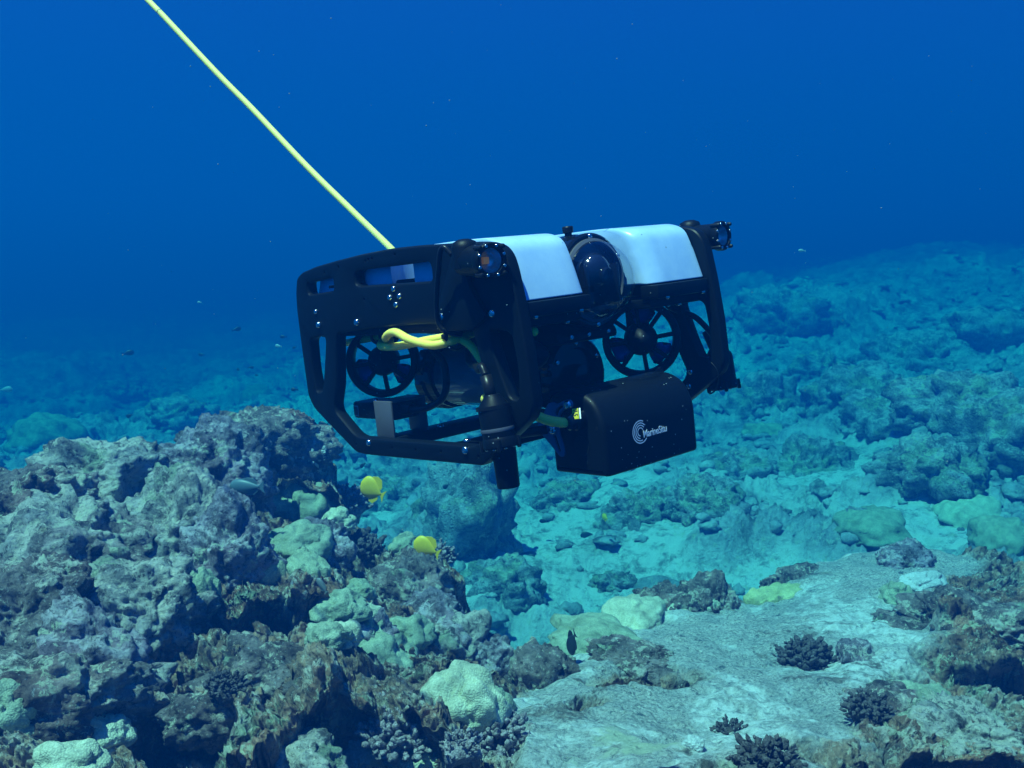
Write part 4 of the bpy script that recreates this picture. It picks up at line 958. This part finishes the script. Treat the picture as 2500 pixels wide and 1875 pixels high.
    bm = bmesh.new(); tube(bm, [(-.088, -.118, -.0690), (-.070, -.118, -.0700), (-.045, -.112, -.0680), (-.018, -.105, -.0560), (-.006, -.105, -.0350), (-.008, -.105, -.0100), (-.03, -.105, .010)], .0048, 12, 8); lathe(bm, [(.0085, 0), (.0085, .016), (.006, .020)], (-.089, -.118, -.0690), (1, 0, 0), 20); part('sounder_cable', bm, M['rubber'], sm, smooth=True)

    # --- yellow cable bundled under the deck plate, with ties
    for pts in ([(-.205, -.118, .0205), (-.170, -.122, .0235), (-.135, -.124, .0265), (-.112, -.118, .0300), (-.100, -.105, .0290)],
                [(-.070, -.138, .0240), (-.0408, -.165, .0290), (-.0104, -.180, .0359), (.0167, -.188, .0377), (.0471, -.192, .0293), (.0828, -.190, .0222), (.0967, -.180, .0226), (.1010, -.165, .0254), (.0971, -.140, .0286), (.095, -.120, .030)],
                [(-.0980, -.130, .0240), (-.0754, -.150, .0179), (-.0222, -.165, .0186), (.0308, -.177, .0231), (.0718, -.177, .0272), (.0960, -.165, .0275), (.1131, -.155, .0159), (.1307, -.152, -.0101), (.1420, -.155, -.0300), (.135, -.152, -.0450)],
                [(.020, -.100, .0200), (.060, -.098, .0290), (.100, -.110, .0300), (.150, -.120, .0290), (.190, -.125, .0270)]):
        bm = bmesh.new(); tube(bm, pts, .0050, 14, 8); part('cable_loop', bm, M['yellow'], smooth=True)
    for c, r_ in (((-.1220, -.121, .0290), .0098), ((-.1010, -.121, .0300), .0105), ((.1000, -.167, .0262), .0115)):
        bm = bmesh.new(); n = 14; P = [(c[0], c[1] + r_ * 1.1 * math.cos(2 * math.pi * i / n), c[2] + r_ * math.sin(2 * math.pi * i / n)) for i in range(n + 1)]
        tube(bm, P, .0022, 6, 2); box(bm, c[0] - .003, c[0] + .003, c[1] - r_ - .006, c[1] - r_, c[2] + .001, c[2] + .007, .001); tube(bm, [(c[0], c[1] - r_ - .003, c[2] + .004), (c[0] + .004, c[1] - r_ - .006, c[2] + .014)], .0012, 6, 1)
        part('cable_tie', bm, M['rubber'], smooth=True)
    bm = bmesh.new(); tube(bm, [(.070, -.118, .030), (.078, -.130, .012), (.100, -.150, -.002), (.130, -.165, -.006), (.155, -.182, -.008), (.170, -.190, -.002), (.1790, -.193, -.012)], .0040, 12, 8); part('lamp_cable', bm, M['rubber'], smooth=True)
    bm = bmesh.new(); tube(bm, [(.1480, -.196, .1200), (.1400, -.199, .1290), (.1320, -.199, .1240), (.1240, -.197, .1080), (.1100, -.192, .0850), (.1000, -.188, .0640), (.0965, -.185, .0460), (.1020, -.180, .0360), (.112, -.165, .030)], .0030, 12, 8); part('lamp_cable', bm, M['rubber'], smooth=True)
    bm = bmesh.new(); tube(bm, [(.150, .150, .030), (.160, .158, .022), (.180, .168, .012), (.192, .178, -.006), (.193, .19, -.020)], .0038, 12, 8); part('lamp_cable', bm, M['rubber'], smooth=True)
    return root
ROBOT = build_vehicle()

# tether: leaves the top of the vehicle and rises towards the surface, passing the upper left of the view
def tether():
    pix = [(998, 655, 1.42), (955, 607, 1.43), (859, 514, 1.46), (746, 403, 1.50), (616, 266, 1.55), (531, 180, 1.58), (398, 38, 1.63), (357, -4, 1.65)]
    P = [at(*p) for p in pix]
    d = (P[-1] - P[-2]); d = d / np.linalg.norm(d); p = P[-1]
    for k, (s, u) in enumerate(((.4, .0), (.5, .0), (.5, -.05), (.4, -.05))):
        d = d + np.array([0, 0, u]); d = d / np.linalg.norm(d); p = p + d * s; P.append(p)
    bm = bmesh.new(); tube(bm, P, .0045, 36, 14)
    o = obj('tether', bm_mesh('tether', bm, smooth=True), M['tether'])
    tag(o, 'long pale yellow tether cable rising from the robot to the upper left', 'cable')
tether()
#@@FISH
# ------------------------------------------------------------------ fish
def fish_mat(name, c1, c2, sc_=20):
    a = N(name); co = a.co(); return a.pbr(a.mix(a.noise(co, sc_, 4), c1, c2), .45, 0, None, .4)
FM = {'yellow': fish_mat('yellow_fish', (.80, .46, .010), (1.0, .66, .03), 60), 'blue': fish_mat('bluegrey_fish', (.06, .10, .13), (.13, .19, .24)),
      'dark': fish_mat('dark_fish', (.012, .018, .025), (.03, .04, .05)), 'grey': fish_mat('grey_fish', (.12, .13, .14), (.2, .21, .22)), 'pale': fish_mat('pale_fish', (.3, .34, .36), (.42, .47, .48)),
      'eye': simple('fish_eye', (.01, .01, .01), .1)}
def fish(px, py, depth, L, kind, yaw, label, pitch=0, deep=.5, roll=0, thick=.10, fins=True):
    """nose along +x; deep = body height / length"""
    root = empty('fish'); rows = []; bm = bmesh.new(); n, m = 18, 16
    for i in range(n + 1):
        t = i / n; x = L * (.5 - .86 * t)
        h = L * deep * .5 * (math.sin(math.pi * min(1, t * 1.02) ** .72) ** .75 * (1 - .45 * t ** 3) if t < .98 else 0) + L * .028 * smooth(0, .15, t)
        wd = L * thick * (math.sin(math.pi * min(1, t) ** .6) ** .8 if 0 < t < 1 else 0) + L * .008 * smooth(0, .15, t)
        rows.append([bm.verts.new((x, wd * math.sin(2 * math.pi * k / m), h * math.cos(2 * math.pi * k / m))) for k in range(m)])
    for a_, b_ in zip(rows[:-1], rows[1:]):
        for k in range(m): bm.faces.new((a_[k], b_[k], b_[(k + 1) % m], a_[(k + 1) % m]))
    bm.faces.new(rows[0]); bm.faces.new(rows[-1][::-1]); bmesh.ops.recalc_face_normals(bm, faces=bm.faces)
    obj('body', bm_mesh('body', bm, smooth=True), FM[kind], root)
    def fin(name, pts, th=.006):
        b = bmesh.new(); prism(b, pts, -L * th, L * th, L * th * .6, 1); obj(name, bm_mesh(name, b), FM[kind], root)
    fin('tail_fin', [(-.33 * L, .03 * L), (-.50 * L, .17 * L * (.7 + deep)), (-.455 * L, 0), (-.50 * L, -.17 * L * (.7 + deep)), (-.33 * L, -.03 * L)])
    if fins:
        k = deep / .5
        fin('dorsal_fin', [(.24 * L, .17 * L * k), (.16 * L, .29 * L * k), (-.02 * L, .35 * L * k), (-.20 * L, .32 * L * k), (-.30 * L, .17 * L * k), (-.28 * L, .08 * L * k), (.0, .18 * L * k)])
        fin('anal_fin', [(.10 * L, -.17 * L * k), (-.02 * L, -.31 * L * k), (-.18 * L, -.31 * L * k), (-.30 * L, -.16 * L * k), (-.28 * L, -.08 * L * k), (.0, -.17 * L * k)])
        for s in (-1, 1):
            b = bmesh.new(); lathe(b, [(0, .004 * L), (.016 * L, .002 * L), (.019 * L, -.004 * L)], (.335 * L, s * L * thick * .52, .05 * L * k), (0, s, 0), 10); obj('eye', bm_mesh('eye', b, smooth=True), FM['eye'], root)
    root.location = at(px, py, depth); root.rotation_euler = (math.radians(roll), math.radians(-pitch), math.radians(yaw))
    tag(root, label, 'fish'); return root
fish(910, 1195, 3.6, .105, 'yellow', 155, 'upper of the two big bright yellow fish, beside the reef under the robot', 25, .72)
fish(1042, 1338, 3.35, .100, 'yellow', 160, 'lower of the two big bright yellow fish, over the purple corals', 22, .62)
fish(1477, 1263, 7.0, .07, 'yellow', 120, 'smallest yellow fish, far down in the turquoise gully', 10, .6)
fish(603, 1188, 3.02, .115, 'blue', 165, 'blue-grey fish resting on the left reef beside the lobed corals', -2, .34)
fish(786, 1430, 2.50, .045, 'grey', 150, 'small grey fish inside the dark overhang of the reef', 50, .36)
fish(1397, 1568, 2.95, .085, 'dark', 110, 'dark fish head-down between the green coral mound and the slab', -60, .60)
for px, py, d, L, yaw, pit, label in (
    (577, 804, 8.5, .085, 35, 12, 'dark fish nearest the left side of the robot, above the hazy bottom'),
    (312, 862, 8.0, .095, 20, 10, 'largest dark fish left of the robot, over open blue water'),
    (492, 866, 10, .075, 160, 0, 'faint dark fish between the two largest at left'),
    (582, 902, 8, .055, 130, 0, 'round dark fish left of the robot frame, lower group, left one'),
    (612, 897, 8.5, .05, 20, 0, 'round dark fish left of the robot frame, lower group, right one'),
    (627, 916, 8, .035, 150, 0, 'tiny dark fish under the lower group at left of the robot'),
    (692, 822, 8, .06, 170, 0, 'faint fish almost touching the left frame of the robot, upper one'),
    (719, 848, 8, .045, 150, -20, 'small faint fish just left of the robot frame beneath the upper one'),
    (719, 951, 6, .045, 170, 0, 'small black fish seen against the bottom at the lower left frame corner'),
    (316, 1015, 6.5, .055, 160, -20, 'yellow-nosed dark fish above the left reef'),
    (224, 1085, 4.6, .060, 175, 0, 'dark fish skimming the left reef crest boulder'),
    (455, 1066, 5.4, .050, 100, -65, 'dark fish swimming head-up above the saddle in the reef crest'),
    (790, 1035, 4.4, .050, 160, 0, 'small dark fish by the highest boulder, below the robot frame'),
    (886, 1135, 5.5, .045, 150, -35, 'little dark fish above the upper yellow fish'),
    (1090, 1187, 6, .055, 150, -35, 'slim dark fish below the robot foot'),
    (1328, 1272, 7.5, .07, 170, 0, 'dark fish in the middle of the turquoise gully'),
    (1438, 1308, 7.5, .13, 175, 0, 'long dark fish low over the gully floor')):
    fish(px, py, d, L, 'dark', yaw, label, pit, .42, fins=False)
for px, py, d, L, yaw, label in (
    (680, 845, 7, .055, 160, 'small turquoise-white fish left of the robot'),
    (14, 951, 9, .12, 5, 'pale turquoise fish at the left edge of the photo'),
    (487, 738, 7, .035, 160, 'tiny pale fish high in the blue at left'),
    (1958, 612, 7, .05, 170, 'pale fish in the blue to the right of the robot')):
    fish(px, py, d, L, 'pale', yaw, label, 5, .40, fins=False)
# specks of plankton drifting in the water: one mesh
def plankton():
    rng = np.random.default_rng(3); V0, F0 = ICO[1]; VV = []; FF = []; n = 0
    for i in range(330):
        d = rng.uniform(.9, 4.5); q = at(rng.uniform(-200, 2700), rng.uniform(-100, 1300), d)
        s = rng.uniform(.00035, .0009) * (2.4 if rng.random() < .05 else 1)
        VV.append(V0 * s + q); FF.append(F0 + n); n += len(V0)
    o = obj('plankton', mesh_np('plankton', np.concatenate(VV), np.concatenate(FF)), simple('plankton_speck', (.22, .28, .30), .8))
    tag(o, 'pale specks of plankton drifting in the blue water', 'plankton', kind='stuff')
plankton()
# ------------------------------------------------------------------ haze of the water
def haze():
    x0, x1, y0, y1, z0, z1 = -110, 110, -12, 125, -3.5, CZ + 2.0
    bm = bmesh.new(); box(bm, x0, x1, y0, y1, z0, z1); o = obj('haze', bm_mesh('haze', bm))
    m = D.materials.new('water_haze'); m.use_nodes = True; t = m.node_tree; t.nodes.clear()
    out = t.nodes.new('ShaderNodeOutputMaterial'); v = t.nodes.new('ShaderNodeVolumePrincipled')
    dens = .5; sc_ = [s / dens for s in HAZE_SCATTER]; ab = []
    for s, q in zip(sc_, HAZE_ABSORB):
        k = min(1.0, q / (dens * (1 - s))); ab.append((1 - k) ** 2)
    v.inputs['Color'].default_value = (*sc_, 1); v.inputs['Absorption Color'].default_value = (*ab, 1)
    v.inputs['Density'].default_value = dens; v.inputs['Anisotropy'].default_value = .2
    t.links.new(v.outputs[0], out.inputs['Volume']); o.data.materials.append(m); tag(o, kind='stuff')
haze()
